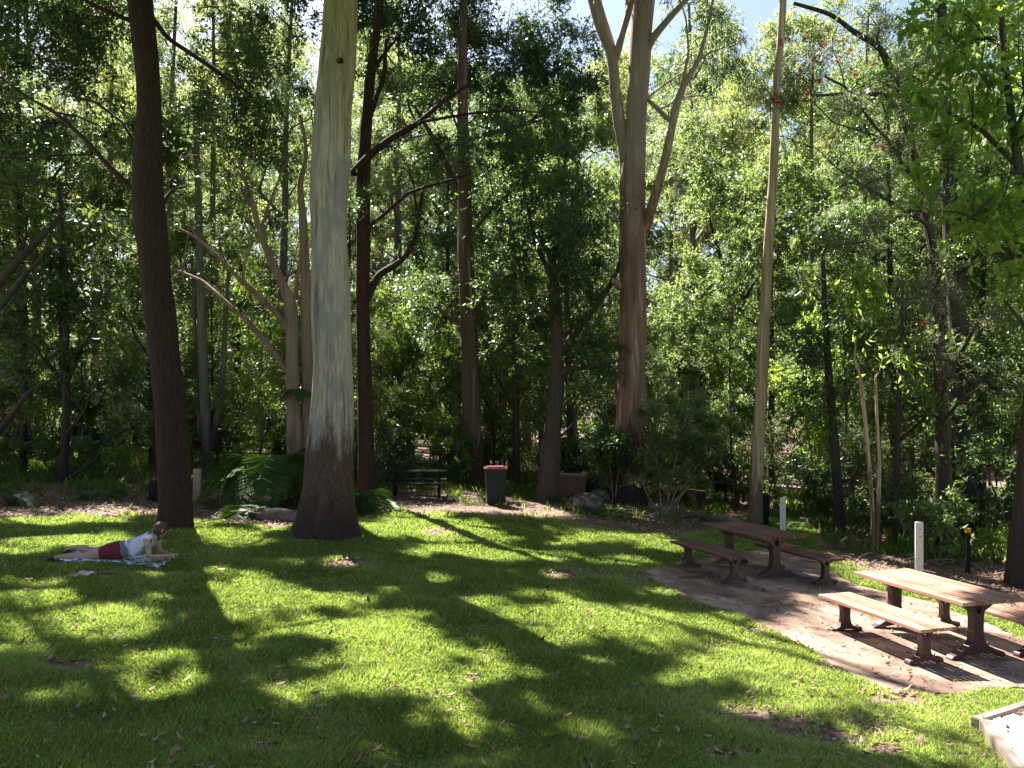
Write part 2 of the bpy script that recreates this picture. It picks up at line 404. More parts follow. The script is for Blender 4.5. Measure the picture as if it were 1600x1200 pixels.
def timber(name, dark, mid, light, along='Y'):
    m, n, l, b = new_mat(name)
    s3 = (30, 1.6, 30) if along == 'Y' else (1.6, 30, 30)
    t = noise(n, l, 1.0, 8, 0.7, sc3=s3, dist=0.3)
    t2 = noise(n, l, 1.7, 3, 0.5)
    r = ramp(n, [(0.3, dark), (0.5, mid), (0.72, light)]); l.new(t.outputs[0], r.inputs[0])
    mx = n.new('ShaderNodeMixRGB'); mx.blend_type = 'MULTIPLY'; mx.inputs[0].default_value = 0.5
    r2 = ramp(n, [(0.35, (0.62, 0.5, 0.48)), (0.6, (1, 1, 1))]); l.new(t2.outputs[0], r2.inputs[0])
    l.new(r.outputs[0], mx.inputs[1]); l.new(r2.outputs[0], mx.inputs[2])
    ge = n.new('ShaderNodeNewGeometry'); r3 = ramp(n, [(0.0, (.68, .62, .60)), (0.5, (1, .96, .93)), (1.0, (1.0, 1.06, 1.1))]); l.new(ge.outputs['Random Per Island'], r3.inputs[0])
    m2 = n.new('ShaderNodeMixRGB'); m2.blend_type = 'MULTIPLY'; m2.inputs[0].default_value = 1; l.new(mx.outputs[0], m2.inputs[1]); l.new(r3.outputs[0], m2.inputs[2])
    t5 = noise(n, l, 12, 6, .7); r5 = ramp(n, [(0.28, (.45, .4, .38)), (0.4, (1, 1, 1))]); l.new(t5.outputs[0], r5.inputs[0])
    m3 = n.new('ShaderNodeMixRGB'); m3.blend_type = 'MULTIPLY'; m3.inputs[0].default_value = .7; l.new(m2.outputs[0], m3.inputs[1]); l.new(r5.outputs[0], m3.inputs[2])
    l.new(m3.outputs[0], b.inputs['Base Color']); b.inputs['Roughness'].default_value = 0.65; b.inputs['Specular IOR Level'].default_value = 0.3
    bump(n, l, t.outputs[0], b, 0.3, 0.004)
    return m
M['slat'] = timber('weathered_red_slat', (0.24, 0.115, 0.075), (0.48, 0.27, 0.175), (0.64, 0.41, 0.29))  # weathered red timber, lightened so the colour carries the full sun
M['slat_dark'] = timber('dark_red_slat', (0.085, 0.035, 0.03), (0.17, 0.075, 0.058), (0.25, 0.125, 0.095))  # the same timber toned darker: shade put into the colour
M['edgewood'] = timber('grey_edge_timber', (0.16, 0.12, 0.09), (0.28, 0.22, 0.17), (0.4, 0.33, 0.26))
M['iron'] = simple('maroon_cast_iron', [(0.3, (0.045, 0.018, 0.017)), (0.7, (0.085, 0.034, 0.03))], 12, 0.42, bstr=0.15, bdist=0.004, spec=0.5)
M['postwhite'] = simple('white_painted_post', [(0.25, (0.38, 0.33, 0.28)), (0.45, (0.62, 0.58, 0.52)), (0.75, (0.72, 0.69, 0.64))], 5, 0.75, sc3=(6, 6, 1.5), bstr=0.15)
M['black'] = simple('black_fitting', [(0.3, (0.008, 0.008, 0.008)), (0.7, (0.02, 0.02, 0.02))], 9, 0.5)
M['binbody'] = simple('dark_green_plastic', [(0.3, (0.008, 0.014, 0.011)), (0.7, (0.014, 0.024, 0.018))], 6, 0.45, bstr=0.05)
M['binlid'] = simple('red_plastic', [(0.3, (0.09, 0.008, 0.010)), (0.7, (0.14, 0.014, 0.016))], 6, 0.4, bstr=0.05)
M['stone'] = simple('mossy_stone', [(0.36, (0.04, 0.04, 0.022)), (0.5, (0.11, 0.09, 0.065)), (0.64, (0.30, 0.25, 0.20))], 7, 0.95, bstr=1.0, bdist=0.08, spec=.1)
M['darktimber'] = simple('blackened_timber', [(0.3, (0.012, 0.011, 0.012)), (0.7, (0.028, 0.024, 0.024))], 6, 0.9, bstr=0.3, spec=.1)
M['brownpost'] = simple('brown_post_wood', [(0.3, (0.10, 0.055, 0.035)), (0.7, (0.24, 0.15, 0.10))], 6, 0.8, sc3=(20, 20, 2))
M['yellow'] = simple('yellow_cap', [(0.3, (0.45, 0.26, 0.02)), (0.7, (0.6, 0.38, 0.03))], 8, 0.6, bstr=0)
M['sandpost'] = simple('pink_sandstone', [(0.3, (0.30, 0.18, 0.13)), (0.7, (0.50, 0.34, 0.26))], 7, 0.85)
def brick_material():
    m, n, l, b = new_mat('red_brick')
    tc = n.new('ShaderNodeTexCoord'); mp = n.new('ShaderNodeMapping'); mp.inputs['Rotation'].default_value = (R(90), 0, 0)
    l.new(tc.outputs['Object'], mp.inputs[0])
    br = n.new('ShaderNodeTexBrick'); br.inputs['Scale'].default_value = 4.2
    br.inputs['Color1'].default_value = (0.17, 0.075, 0.05, 1); br.inputs['Color2'].default_value = (0.24, 0.11, 0.075, 1); br.inputs['Mortar'].default_value = (0.25, 0.2, 0.17, 1)
    br.inputs['Mortar Size'].default_value = 0.012
    l.new(mp.outputs[0], br.inputs['Vector']); l.new(br.outputs[0], b.inputs['Base Color']); b.inputs['Roughness'].default_value = 0.9
    return m
M['brick'] = brick_material()
M['skin'] = simple('skin', [(0.3, (0.42, 0.235, 0.165)), (0.7, (0.50, 0.295, 0.215))], 4, 0.55, bstr=0)
M['shirt'] = simple('white_tshirt_cloth', [(0.3, (0.56, 0.56, 0.62)), (0.7, (0.70, 0.70, 0.75))], 7, 0.9, bstr=0.3, bdist=0.02)
M['shorts'] = simple('maroon_cloth', [(0.3, (0.13, 0.018, 0.025)), (0.7, (0.2, 0.03, 0.04))], 7, 0.9, bstr=0.3, bdist=0.02)
M['ropebark'] = bark_mat('dark_fluted_bark', [(0.3, (0.05, 0.036, 0.028)), (0.7, (0.11, 0.08, 0.06))], [(0.3, (0.06, 0.042, 0.032)), (0.7, (0.15, 0.11, 0.085))], sock=1.5, sock_var=0.8)
M['greycloth'] = simple('grey_cloth', [(0.3, (0.14, 0.14, 0.15)), (0.7, (0.21, 0.21, 0.22))], 9, 0.9, bstr=0.3, bdist=0.02)
M['hair'] = simple('brown_hair', [(0.3, (0.045, 0.025, 0.014)), (0.7, (0.13, 0.075, 0.04))], 3, 0.55, sc3=(40, 6, 6), bstr=0.6)
M['rubber'] = simple('dark_shoe', [(0.3, (0.02, 0.016, 0.014)), (0.7, (0.05, 0.04, 0.035))], 9, 0.7)
M['featureeye'] = simple('dark_eye', [(0.3, (0.02, 0.015, 0.012)), (0.7, (0.04, 0.03, 0.02))], 9, 0.4, bstr=0)
M['lip'] = simple('lip', [(0.3, (0.35, 0.12, 0.10)), (0.7, (0.4, 0.15, 0.12))], 9, 0.5, bstr=0)
def towel_material():
    m, n, l, b = new_mat('blue_white_towel')
    t = noise(n, l, 9, 3, 0.5, dist=1.6)
    r = ramp(n, [(0.36, (0.03, 0.06, 0.30)), (0.41, (0.05, 0.09, 0.38)), (0.425, (0.75, 0.76, 0.84)), (0.56, (0.82, 0.82, 0.87)), (0.572, (0.08, 0.12, 0.42)), (0.59, (0.80, 0.80, 0.87))])
    l.new(t.outputs[0], r.inputs[0]); l.new(r.outputs[0], b.inputs['Base Color']); b.inputs['Roughness'].default_value = 0.95
    bump(n, l, noise(n, l, 60, 3).outputs[0], b, 0.4, 0.01)
    return m
M['towel'] = towel_material()
M['redpaper'] = simple('red_and_white_cover', [(0.45, (0.55, 0.12, 0.10)), (0.55, (0.75, 0.62, 0.58))], 14, 0.6, bstr=0)

# ------------------------------------------------------------------ ground sheet (reaches the horizon)
def axis(parts):
    out = []
    for a, b, st in parts: out += list(np.arange(a, b, st))
    return np.array(out + [parts[-1][1]])
xs = axis([(-900, -100, 80), (-100, -30, 7), (-30, -13, 1), (-13, 12, 0.14), (12, 30, 1), (30, 100, 7), (100, 900, 80)])
ys = axis([(-200, -20, 30), (-20, 3, 2.3), (3, 20, 0.14), (20, 34, 0.4), (34, 100, 3), (100, 1500, 100)])
GX, GY = np.meshgrid(xs, ys)
Z = gz(GX, GY) + np.where((GY > 3) & (GY < 34) & ~((GX > 1.8) & (GY < 17)), 0.012 * np.sin(GX * 9 + 2 * np.sin(GY * 5)) * np.sin(GY * 8 + GX), 0)
lm = litter(GX, np.maximum(GY, 3.2))
lm = np.where(GY < 4.4, 0, lm)
Z = Z + np.where((lm > 0.5) & ~((GX > 1.8) & (GY < 17)), 0.012 * np.sin(GX * 23) * np.sin(GY * 19), 0)
V = np.stack([GX, GY, Z], -1).reshape(-1, 3)
ny, nx = GX.shape
i = np.arange(ny - 1)[:, None] * nx + np.arange(nx - 1)[None]
Q = np.stack([i, i + 1, i + nx + 1, i + nx], -1).reshape(-1, 4)
g = raw_mesh('ground', V, Q, M['ground'], attrs={'litter': lm.ravel()}, smooth=True)
tag(g, kind='structure')

# ------------------------------------------------------------------ concrete pad under the tables
pad_px = [(1006, 893), (1040, 884), (1120, 868), (1200, 858), (1262, 862), (1292, 890), (1337, 915), (1400, 928), (1460, 943), (1547, 977), (1640, 1015), (1800, 1085),
          (1800, 1068), (1600, 1077), (1469, 1088), (1375, 1080), (1319, 1050), (1262, 1016), (1195, 982), (1142, 959), (1075, 937), (1030, 912)]
pad_xy = [W(*p) for p in pad_px]
pad_xy[11] = (8.6, 9.2); pad_xy[12] = (7.0, 7.9)
def in_poly(x, y, poly):
    x = np.asarray(x); inside = np.zeros(x.shape, bool)
    n = len(poly)
    for a in range(n):
        x1, y1 = poly[a]; x2, y2 = poly[(a + 1) % n]
        c = ((y1 > y) != (y2 > y)) & (x < (x2 - x1) * (y - y1) / (y2 - y1 + 1e-12) + x1)
        inside ^= c
    return inside
def pad_z(x, y): return float(0.4 - 0.078 * 14 * math.tanh(x / 14)) + 0.014
bm = bmesh.new()
# round the outline a little
out = []
for k in range(len(pad_xy)):
    a = Vector(pad_xy[k]); b = Vector(pad_xy[(k + 1) % len(pad_xy)])
    m_ = max(1, int((b - a).length / 0.10))
    for q in range(m_):
        p = a.lerp(b, q / m_)
        out.append((p.x + 0.05 * math.sin(p.y * 7 + k) + .03 * math.sin(p.y * 23), p.y + 0.05 * math.sin(p.x * 6) + .03 * math.sin(p.x * 19)))
top = [bm.verts.new((x, y, pad_z(x, y))) for x, y in out]
bot = [bm.verts.new((x, y, pad_z(x, y) - 0.25)) for x, y in out]
bm.faces.new(top)
for k in range(len(out)):
    j = (k + 1) % len(out)
    bm.faces.new((top[j], top[k], bot[k], bot[j]))
bmesh.ops.triangulate(bm, faces=[f for f in bm.faces if len(f.verts) > 4])
bmesh.ops.recalc_face_normals(bm, faces=bm.faces[:])
me = bpy.data.meshes.new('concrete_path'); bm.to_mesh(me); bm.free(); me.materials.append(M['concrete'])
o = bpy.data.objects.new('concrete_path', me); C.objects.link(o); tag(o, kind='structure')

# raised gravel bed with a timber edging, bottom right
c0 = np.array([4.22, 7.2]); e1 = np.array([0.88, 0.47]); e2 = np.array([-0.27, -0.963])
c1 = c0 + e1 * 4.5; c2 = c0 + e2 * 5.0
zt = 0.22
def bed_board(a, b, name, lbl):
    d = b - a; L = np.linalg.norm(d); ang = math.atan2(d[1], d[0]); mid = (a + b) / 2
    g0 = float(gz(*mid))
    mb = MB().box((0, 0, 0), (L, 0.09, 0.5), bevel=0.008)
    o = mb.build(name, M['edgewood']); o.location = (mid[0], mid[1], zt - 0.25); o.rotation_euler = (0, 0, ang)
    return tag(o, lbl, 'edging')
nrm1 = np.array([-e1[1], e1[0]]); 
bed_board(c0 - e1 * 0.045, c1, 'timber_edging', 'grey timber edging board along the far side of the white gravel bed')
bed_board(c0 - nrm1 * 0.05 - e1 * 0.0, c2, 'timber_edging', 'grey timber edging board along the left side of the white gravel bed')
gp = [c0 + e1 * 0.04 - nrm1 * 0.05, c1 - nrm1 * 0.05, c1 + e2 * 5, c2 + e1 * 0.06]
gx, gy = np.meshgrid(np.linspace(0.01, 4.4, 150), np.linspace(0.05, 4.5, 150))
GPx = c0[0] + e1[0] * (gx + 0.03) + e2[0] * gy; GPy = c0[1] + e1[1] * (gx + 0.03) + e2[1] * gy
GPz = zt - 0.03 + rng.normal(0, 0.006, gx.shape)
i = np.arange(149)[:, None] * 150 + np.arange(149)[None]
o = raw_mesh('gravel_bed', np.stack([GPx, GPy, GPz], -1).reshape(-1, 3), np.stack([i, i + 1, i + 151, i + 150], -1).reshape(-1, 4), M['whitegravel'])
tag(o, kind='structure')
BED = [tuple(c0), tuple(c1), tuple(c1 + e2 * 5), tuple(c2)]

# ------------------------------------------------------------------ lawn grass (uncountable) and fallen leaves
def leaf_quads(pos, d, side, length, width, curl=0.15):
    """rhombus-like leaves: base, left, tip, right"""
    up = np.cross(d, side)
    L = length[:, None]; Wd = width[:, None]
    v0 = pos
    v1 = pos + d * L * 0.45 + side * Wd * 0.5 + up * L * curl * 0.5
    v2 = pos + d * L - up * L * curl * 0.4
    v3 = pos + d * L * 0.45 - side * Wd * 0.5 + up * L * curl * 0.5
    V = np.stack([v0, v1, v2, v3], 1).reshape(-1, 3)
    n = len(pos)
    i = np.arange(n) * 4
    Q = np.concatenate([np.stack([i, i + 1, i + 2], -1), np.stack([i, i + 2, i + 3], -1)])
    return V, Q

def unit(v): return v / (np.linalg.norm(v, axis=-1, keepdims=True) + 1e-9)

def lawn():
    # sample with density falling with distance
    N = 900000
    y = 4.6 * (20.5 / 4.6) ** rng.random(N)
    x = (rng.random(N) - 0.5) * 2 * 0.70 * y
    keep = rng.random(N) < np.clip(1.2 - litter(x, y) * 1.35 + 0.25 * np.sin(x * 6) * np.sin(y * 5), 0.0, 1)
    keep &= ~in_poly(x, y, pad_xy) | (rng.random(N) < 0.004)
    keep &= ~in_poly(x, y, BED)
    x, y = x[keep], y[keep]; n = len(x)
    z = gz(x, y)
    nv = nz3(np.stack([x, y, 0 * x], -1), 2.2, 1) * .6 + nz3(np.stack([x, y, 0 * x], -1), 6.5, 4) * .4
    tone = np.clip(0.50 + 0.34 * nv + rng.normal(0, 0.17, n) + 0.25 * (litter(x, y) > .15), 0, 1)
    px_, py_ = topx(x, y)
    dry = np.clip((px_ - 950) / 300, 0, 1) * np.clip((py_ - 960) / 100, 0, 1)
    tone = np.clip(tone + dry * rng.random(n) * .7, 0, 1)
    tone = np.where(rng.random(n) < 0.10, 1.0, tone)
    h = (0.028 + 0.030 * rng.random(n)) * (1 + 0.03 * (y - 5)) * (1 + 0.35 * np.sin(x * 4.3 + 2 * np.sin(y * 3.7)))
    wd = (0.0045 + 0.0011 * y) * (0.8 + 0.5 * rng.random(n))
    a = rng.random(n) * 2 * np.pi
    lean = rng.normal(0, 0.55, (n, 2))
    p = np.stack([x, y, z - 0.004], -1)
    sd = np.stack([np.cos(a), np.sin(a), np.zeros(n)], -1) * wd[:, None]
    t = p + np.stack([lean[:, 0] * h, lean[:, 1] * h, h], -1)
    V = np.stack([p - sd, p + sd, t], 1).reshape(-1, 3)
    T = np.arange(n * 3).reshape(-1, 3)
    o = raw_mesh('lawn_grass', V, T, M['grass'], attrs={'tint': np.repeat(tone, 3)})
    tag(o, 'short green lawn grass with worn patches covering the clearing', 'grass', kind='stuff')
lawn()

def scatter_leaves(n_req, fn_xy, accept, name, label, lmin, lmax, zoff=0.02, ang=0.35, skinny=0.4):
    x, y = fn_xy(n_req)
    k = accept(x, y); x, y = x[k], y[k]; n = len(x)
    z = gz(x, y) + zoff * (0.4 + rng.random(n))
    pm = in_poly(x, y, pad_xy); z[pm] = np.array([pad_z(a, b) for a, b in zip(x[pm], y[pm])]) + 0.008
    bmk = in_poly(x, y, BED); z[bmk] = zt - 0.005
    a = rng.random(n) * 2 * np.pi
    tilt = rng.normal(0, ang, n)
    d = unit(np.stack([np.cos(a), np.sin(a), tilt], -1))
    s = unit(np.cross(d, np.array([0, 0, 1.0]) + rng.normal(0, 0.35, (n, 3))))
    L = lmin + (lmax - lmin) * rng.random(n)
    V, T = leaf_quads(np.stack([x, y, z], -1), d, s, L, L * skinny * (0.6 + 0.8 * rng.random(n)), 0.25)
    t = np.clip(rng.beta(1.7, 2.0, n), 0, 1)
    o = raw_mesh(name, V, T, M['dryleaf'], attrs={'tint': np.repeat(t, 4)})
    tag(o, label, 'leaves', kind='stuff')
def xy_view(a, b):
    def f(n):
        y = a * (b / a) ** rng.random(n)
        return (rng.random(n) - 0.5) * 2 * 0.72 * y, y
    return f
scatter_leaves(4200, xy_view(4.8, 19), lambda x, y: litter(x, y) < 0.6, 'fallen_leaves', 'scattered brown fallen leaves lying on the green lawn', 0.035, 0.115, 0.035, 0.45, 0.33)
scatter_leaves(140000, xy_view(5.5, 36), lambda x, y: (rng.random(len(x)) < np.clip(litter(x, y) * 1.3 - .15, 0, 1) * np.clip((y - 8) / 8, .16, 1)) & ~in_poly(x, y, pad_xy) & ~((x < 2.5) & (y > 19) & (rng.random(len(x)) < .5)),
               'leaf_litter', 'brown leaf litter on the bare soil around the lawn', 0.035, 0.095, 0.03, 0.28, 0.5)
scatter_leaves(1500, lambda n: (1.5 + rng.random(n) * 7, 6 + rng.random(n) * 9), lambda x, y: in_poly(x, y, pad_xy) & (rng.random(len(x)) < .8) | in_poly(x, y, BED) & (rng.random(len(x)) < .6), 'dry_leaves', 'dry leaves blown over the concrete pad and gravel bed', 0.03, 0.08, 0.01, 0.15, 0.45)

# ------------------------------------------------------------------ trees
def tube(path, rad, n=12, seed=0, rough=0.06, close=True):
    """path (k,3), rad (k,) -> verts, quads; resampled smoothly"""
    path = np.asarray(path, float); rad = np.asarray(rad, float)
    if len(path) > 2:
        seg = np.r_[0, np.cumsum(np.linalg.norm(np.diff(path, axis=0), axis=1))]
        m = max(len(path), min(160, int(seg[-1] / max(0.05, rad.mean() * 1.6)) + 2))
        t = np.linspace(0, seg[-1], m)
        # catmull-like smoothing: interpolate then average
        pp = np.stack([np.interp(t, seg, path[:, k]) for k in range(3)], -1); rr = np.interp(t, seg, rad)
        for _ in range(2):
            q = pp.copy(); q[1:-1] = (pp[:-2] + 2 * pp[1:-1] + pp[2:]) / 4; pp = q
            r = rr.copy(); r[1:-1] = (rr[:-2] + 2 * rr[1:-1] + rr[2:]) / 4; rr = r
        path, rad = pp, rr
    k = len(path)
    tan = unit(np.gradient(path, axis=0))
    ref = np.array([1.0, 0.02, 0.0]) if abs(tan[:, 0]).mean() < 0.8 else np.array([0, 0.02, 1.0])
    u = unit(np.cross(tan, ref)); v = np.cross(tan, u)
    a = np.linspace(0, 2 * np.pi, n, endpoint=False)
    rs = rad[:, None] * np.ones((1, n))
    base = path[:, None, :] + rs[..., None] * (np.cos(a)[None, :, None] * u[:, None] + np.sin(a)[None, :, None] * v[:, None])
    nf = nz3(base, 1.2 / max(0.15, rad.mean()) * 0.5, seed) * rough * 1.4 + rough * 0.6 * np.sin(3 * a + seed)[None]
    rs = rs * (1 + nf)
    if n >= 24:
        hz = base[..., 2] - path[0, 2]
        rid = np.sin(a[None] * 17 + 3 * np.sin(hz * .9 + seed) + 2 * np.sin(hz * 2.3)) * np.sin(a[None] * 7 + hz * 1.3 + seed)
        rs = rs * (1 + .022 * rid + .11 * np.exp(-hz / .55) * np.sin(a[None] * 5 + seed + .6 * np.sin(a[None] * 2)) + .018 * np.sin(hz * 3.1 + 2 * np.sin(a[None])) )
    V = path[:, None, :] + rs[..., None] * (np.cos(a)[None, :, None] * u[:, None] + np.sin(a)[None, :, None] * v[:, None])
    V = V.reshape(-1, 3)
    i = np.arange(k - 1)[:, None] * n; j = np.arange(n)[None]; j2 = (j + 1) % n
    Q = np.stack([i + j, i + j2, i + n + j2, i + n + j], -1).reshape(-1, 4)
    return V, Q

def merge(parts):
    Vs, Qs = [], []; k = 0
    for V, Q in parts:
        Vs.append(V); Qs.append(Q + k); k += len(V)
    return np.concatenate(Vs), np.concatenate(Qs)

def foliage(blobs, leaf=0.12, wid=0.42, droop=0.3, per_twig=14, twig=0.5, dens=1.0, seed=0, prune=True, hollow=0.55, flat=1.0):
    """blobs: (x,y,z,r[,weight]); returns leaf verts, tris, tint"""
    rg = np.random.default_rng(seed + 100)
    P0, D0 = [], []
    for b in blobs:
        x, y, z, r = b[:4]; w = b[4] if len(b) > 4 else 1.0
        nt_ = int(62 * dens * w * (r / 1.2) ** 2.2) + 4
        # sub-clumps inside the blob give the broken outline
        nc = max(4, int(9 * (r / 1.2) ** 1.3))
        cd = unit(rg.normal(0, 1, (nc, 3))); cr = r * (hollow + (1 - hollow) * rg.random(nc)) * 0.85
        cc = np.array([x, y, z]) + cd * cr[:, None] * np.array([1, 1, 0.72 * flat])
        which = rg.integers(0, nc, nt_)
        p = cc[which] + rg.normal(0, 1, (nt_, 3)) * r * 0.155 * np.array([1, 1, 0.6])
        out = unit(p - np.array([x, y, z - 0.3 * r]))
        dd = unit(out * 0.8 + rg.normal(0, 0.5, (nt_, 3)) + np.array([0, 0, -droop]))
        P0.append(p); D0.append(dd)
    P0 = np.concatenate(P0); D0 = np.concatenate(D0)
    n = len(P0)
    t = rg.random((n, per_twig)); 
    tl = twig * (0.6 + 0.8 * rg.random((n, 1)))
    pos = P0[:, None] + D0[:, None] * (t * tl)[..., None] + rg.normal(0, 0.035, (n, per_twig, 3)) * (leaf / 0.1)
    pos[..., 2] -= droop * 0.35 * (t * t) * tl
    ld = unit(D0[:, None] * 0.7 + rg.normal(0, 0.55, (n, per_twig, 3)) + np.array([0, 0, -droop * 0.9]))
    tint = np.clip(0.42 + 0.15 * rg.normal(0, 1, (n, 1)) + 0.17 * rg.normal(0, 1, (n, per_twig)), 0, 1)
    pos = pos.reshape(-1, 3); ld = ld.reshape(-1, 3); tint = tint.ravel()
    if prune:  # drop leaves that would shade the wanted sun flecks
        hh = (pos[:, 2] - gz(pos[:, 0], pos[:, 1])) / S[2]
        gxp = pos[:, 0] - S[0] * hh; gyp = pos[:, 1] - S[1] * hh
        m = (gyp > 3.5) & (gyp < 21)
        l_ = np.zeros(len(pos), bool); l_[m] = lit(gxp[m], gyp[m])
        k = ~l_ | (rg.random(len(pos)) < 0.04)
        pos, ld, tint = pos[k], ld[k], tint[k]
    n = len(pos)
    sd = unit(np.cross(ld, unit(rg.normal(0, 0.6, (n, 3)) + np.array([0, 0, 1.0]))))
    L = leaf * (0.65 + 0.7 * rg.random(n))
    V, T = leaf_quads(pos, ld, sd, L, L * wid, 0.16)
    return V, T, np.repeat(tint, 4)

def make_tree(name, label, cat, base, trunk_mat, leaf_mat_, tubes, blobs, limbs=True, group=None, fol=None, extra=None, sub=True, branch_mat=None):
    """tubes: list of (path world coords, radii, sides). blobs in world coords."""
    base = np.array([base[0], base[1], float(gz(base[0], base[1])) if len(base) < 3 else base[2]])
    root = empty(name, base, label, cat, group)
    tt = []
    nodes = []
    for k, (p, r, n) in enumerate(tubes):
        p = np.asarray(p, float)
        tt.append(tube(p, r, n, seed=k + len(name)))
        for a in range(len(p)):
            nodes.append((p[a], r[a]))
    rg = random.Random(hash(label) % 9999 if False else len(label) * 7 + len(blobs))
    if limbs and len(blobs):
        src = [(np.array(a), b) for a, b in nodes]
        for b in blobs:
            c = np.array(b[:3]); r = b[3]
            best = None; bd = 1e9
            for q, qr in src:
                if q[2] > c[2] + 0.2 * r: continue
                d = np.linalg.norm((c - q) * np.array([1, 1, 0.75])) + 0.6 * max(0, 1.2 - (c[2] - q[2]))
                if d < bd: bd, best = d, (q, qr)
            if best is None: best = min(src, key=lambda s: np.linalg.norm(s[0] - c)); bd = np.linalg.norm(best[0] - c)
            q, qr = best
            if bd > 0.35:
                L = np.linalg.norm(c - q); r0 = min(qr * 0.6, 0.02 + 0.014 * L + 0.012 * r)
                m1 = q + (c - q) * 0.35 + np.array([rg.gauss(0, 0.07), rg.gauss(0, 0.07), 0.05]) * L
                m2 = q + (c - q) * 0.7 + np.array([rg.gauss(0, 0.07), rg.gauss(0, 0.07), 0.05]) * L
                tt.append(tube([q, m1, m2, c], [r0, r0 * 0.8, r0 * 0.6, r0 * 0.4], 6, seed=3, rough=0.03))
                src.append((m1, r0 * 0.8)); src.append((m2, r0 * 0.6)); src.append((c, r0 * 0.45))
            if sub:
                for s in range(5):
                    dv = np.array([rg.gauss(0, 1), rg.gauss(0, 1), rg.gauss(0.2, 0.6)]); dv /= np.linalg.norm(dv)
                    e = c + dv * r * 0.95; mm = (c + e) / 2 + np.array([0, 0, 0.1 * r]); rb = 0.008 + 0.008 * r
                    if (fol or {}).get('prune', True) and shades_lit([c, mm, e]) > .25 and rg.random() < .7: continue
                    tt.append(tube([c, mm, e], [rb, rb * 0.7, rb * 0.25], 4, seed=2, rough=0))
    V, Q = merge(tt)
    raw_mesh('trunk', V - base, Q, trunk_mat, root, smooth=True)
    if len(blobs):
        f = dict(fol or {})
        if f.get('prune', True): f['dens'] = f.get('dens', 1.0) * 3.2
        V, T, ti = foliage(blobs, seed=len(label) + len(blobs) * 3, **f)
        raw_mesh('crown', V - base, T, leaf_mat_, root, attrs={'tint': ti})
    if extra: extra(root, base)
    return root

def px_tube(pts, D, dd=None, n=16, tail=None):
    """pts: (px,py,width_px) -> world path at depth D (dd: optional per point depth offsets)"""
    p = []; r = []
    for k, (a, b, w) in enumerate(pts):
        d = D + (dd[k] if dd else 0)
        p.append(P(a, b, d)); r.append(w / 2 / F * d)
    p[0][2] -= 0.0
    return [p, r, n]
def rooted(pts, D, n=18, bury=0.25, dd=None):
    t = px_tube(pts, D, dd, n)
    p0 = t[0][0].copy(); g0 = float(gz(p0[0], p0[1]))
    t[0][0][2] = g0 + 0.0
    t[0].insert(0, np.array([p0[0], p0[1], g0 - bury])); t[1].insert(0, t[1][0] * 1.15)
    return t
def B(px, py, D, rpx, w=1.0):
    """a clump of foliage seen at a picture position, real radius"""
    q = P(px, py, D)
    return (q[0], q[1], q[2], rpx / F * D, w)

# canopy overhead (above the picture) added clump by clump to cast the wanted shade; each clump joins the nearest crown
SHADE_CLUMPS = {}
owners = {'T1': np.array([-6.9, 16.5]), 'T2': np.array([-3.0, 17.0]), 'T3': np.array([-3.0, 23.0]), 'T7': np.array([4.2, 23.7])}
def shade_canopy():
    rg = random.Random(5)
    for y0 in np.arange(3.0, 19.5, 0.50):
        for x0 in np.arange(-11.5, 10.5, 0.50):
            x = x0 + rg.uniform(-.22, .22); y = y0 + rg.uniform(-.22, .22)
            if bool(lit(np.array([x]), np.array([y]))[0]): continue
            px, py = topx(x, y)
            if rg.random() < 0.10: continue
            # height: above what the camera sees along the way
            smin = (4.4 + 0.514 * y) / 0.835
            s = smin + rg.uniform(0.0, 3.0)
            h = s * math.tan(R(SUN_EL))
            p = np.array([x + math.sin(R(SUN_AZ)) * s, y + math.cos(R(SUN_AZ)) * s, float(gz(x, y)) + h])
            k = min(owners, key=lambda k: np.linalg.norm(owners[k] - p[:2]))
            SHADE_CLUMPS.setdefault(k, []).append((p[0], p[1], p[2], 0.50 + 0.12 * rg.random(), 1.5))
shade_canopy()
def with_canopy(blobs, k, leaf=0.16):
    return blobs, SHADE_CLUMPS.get(k, [])

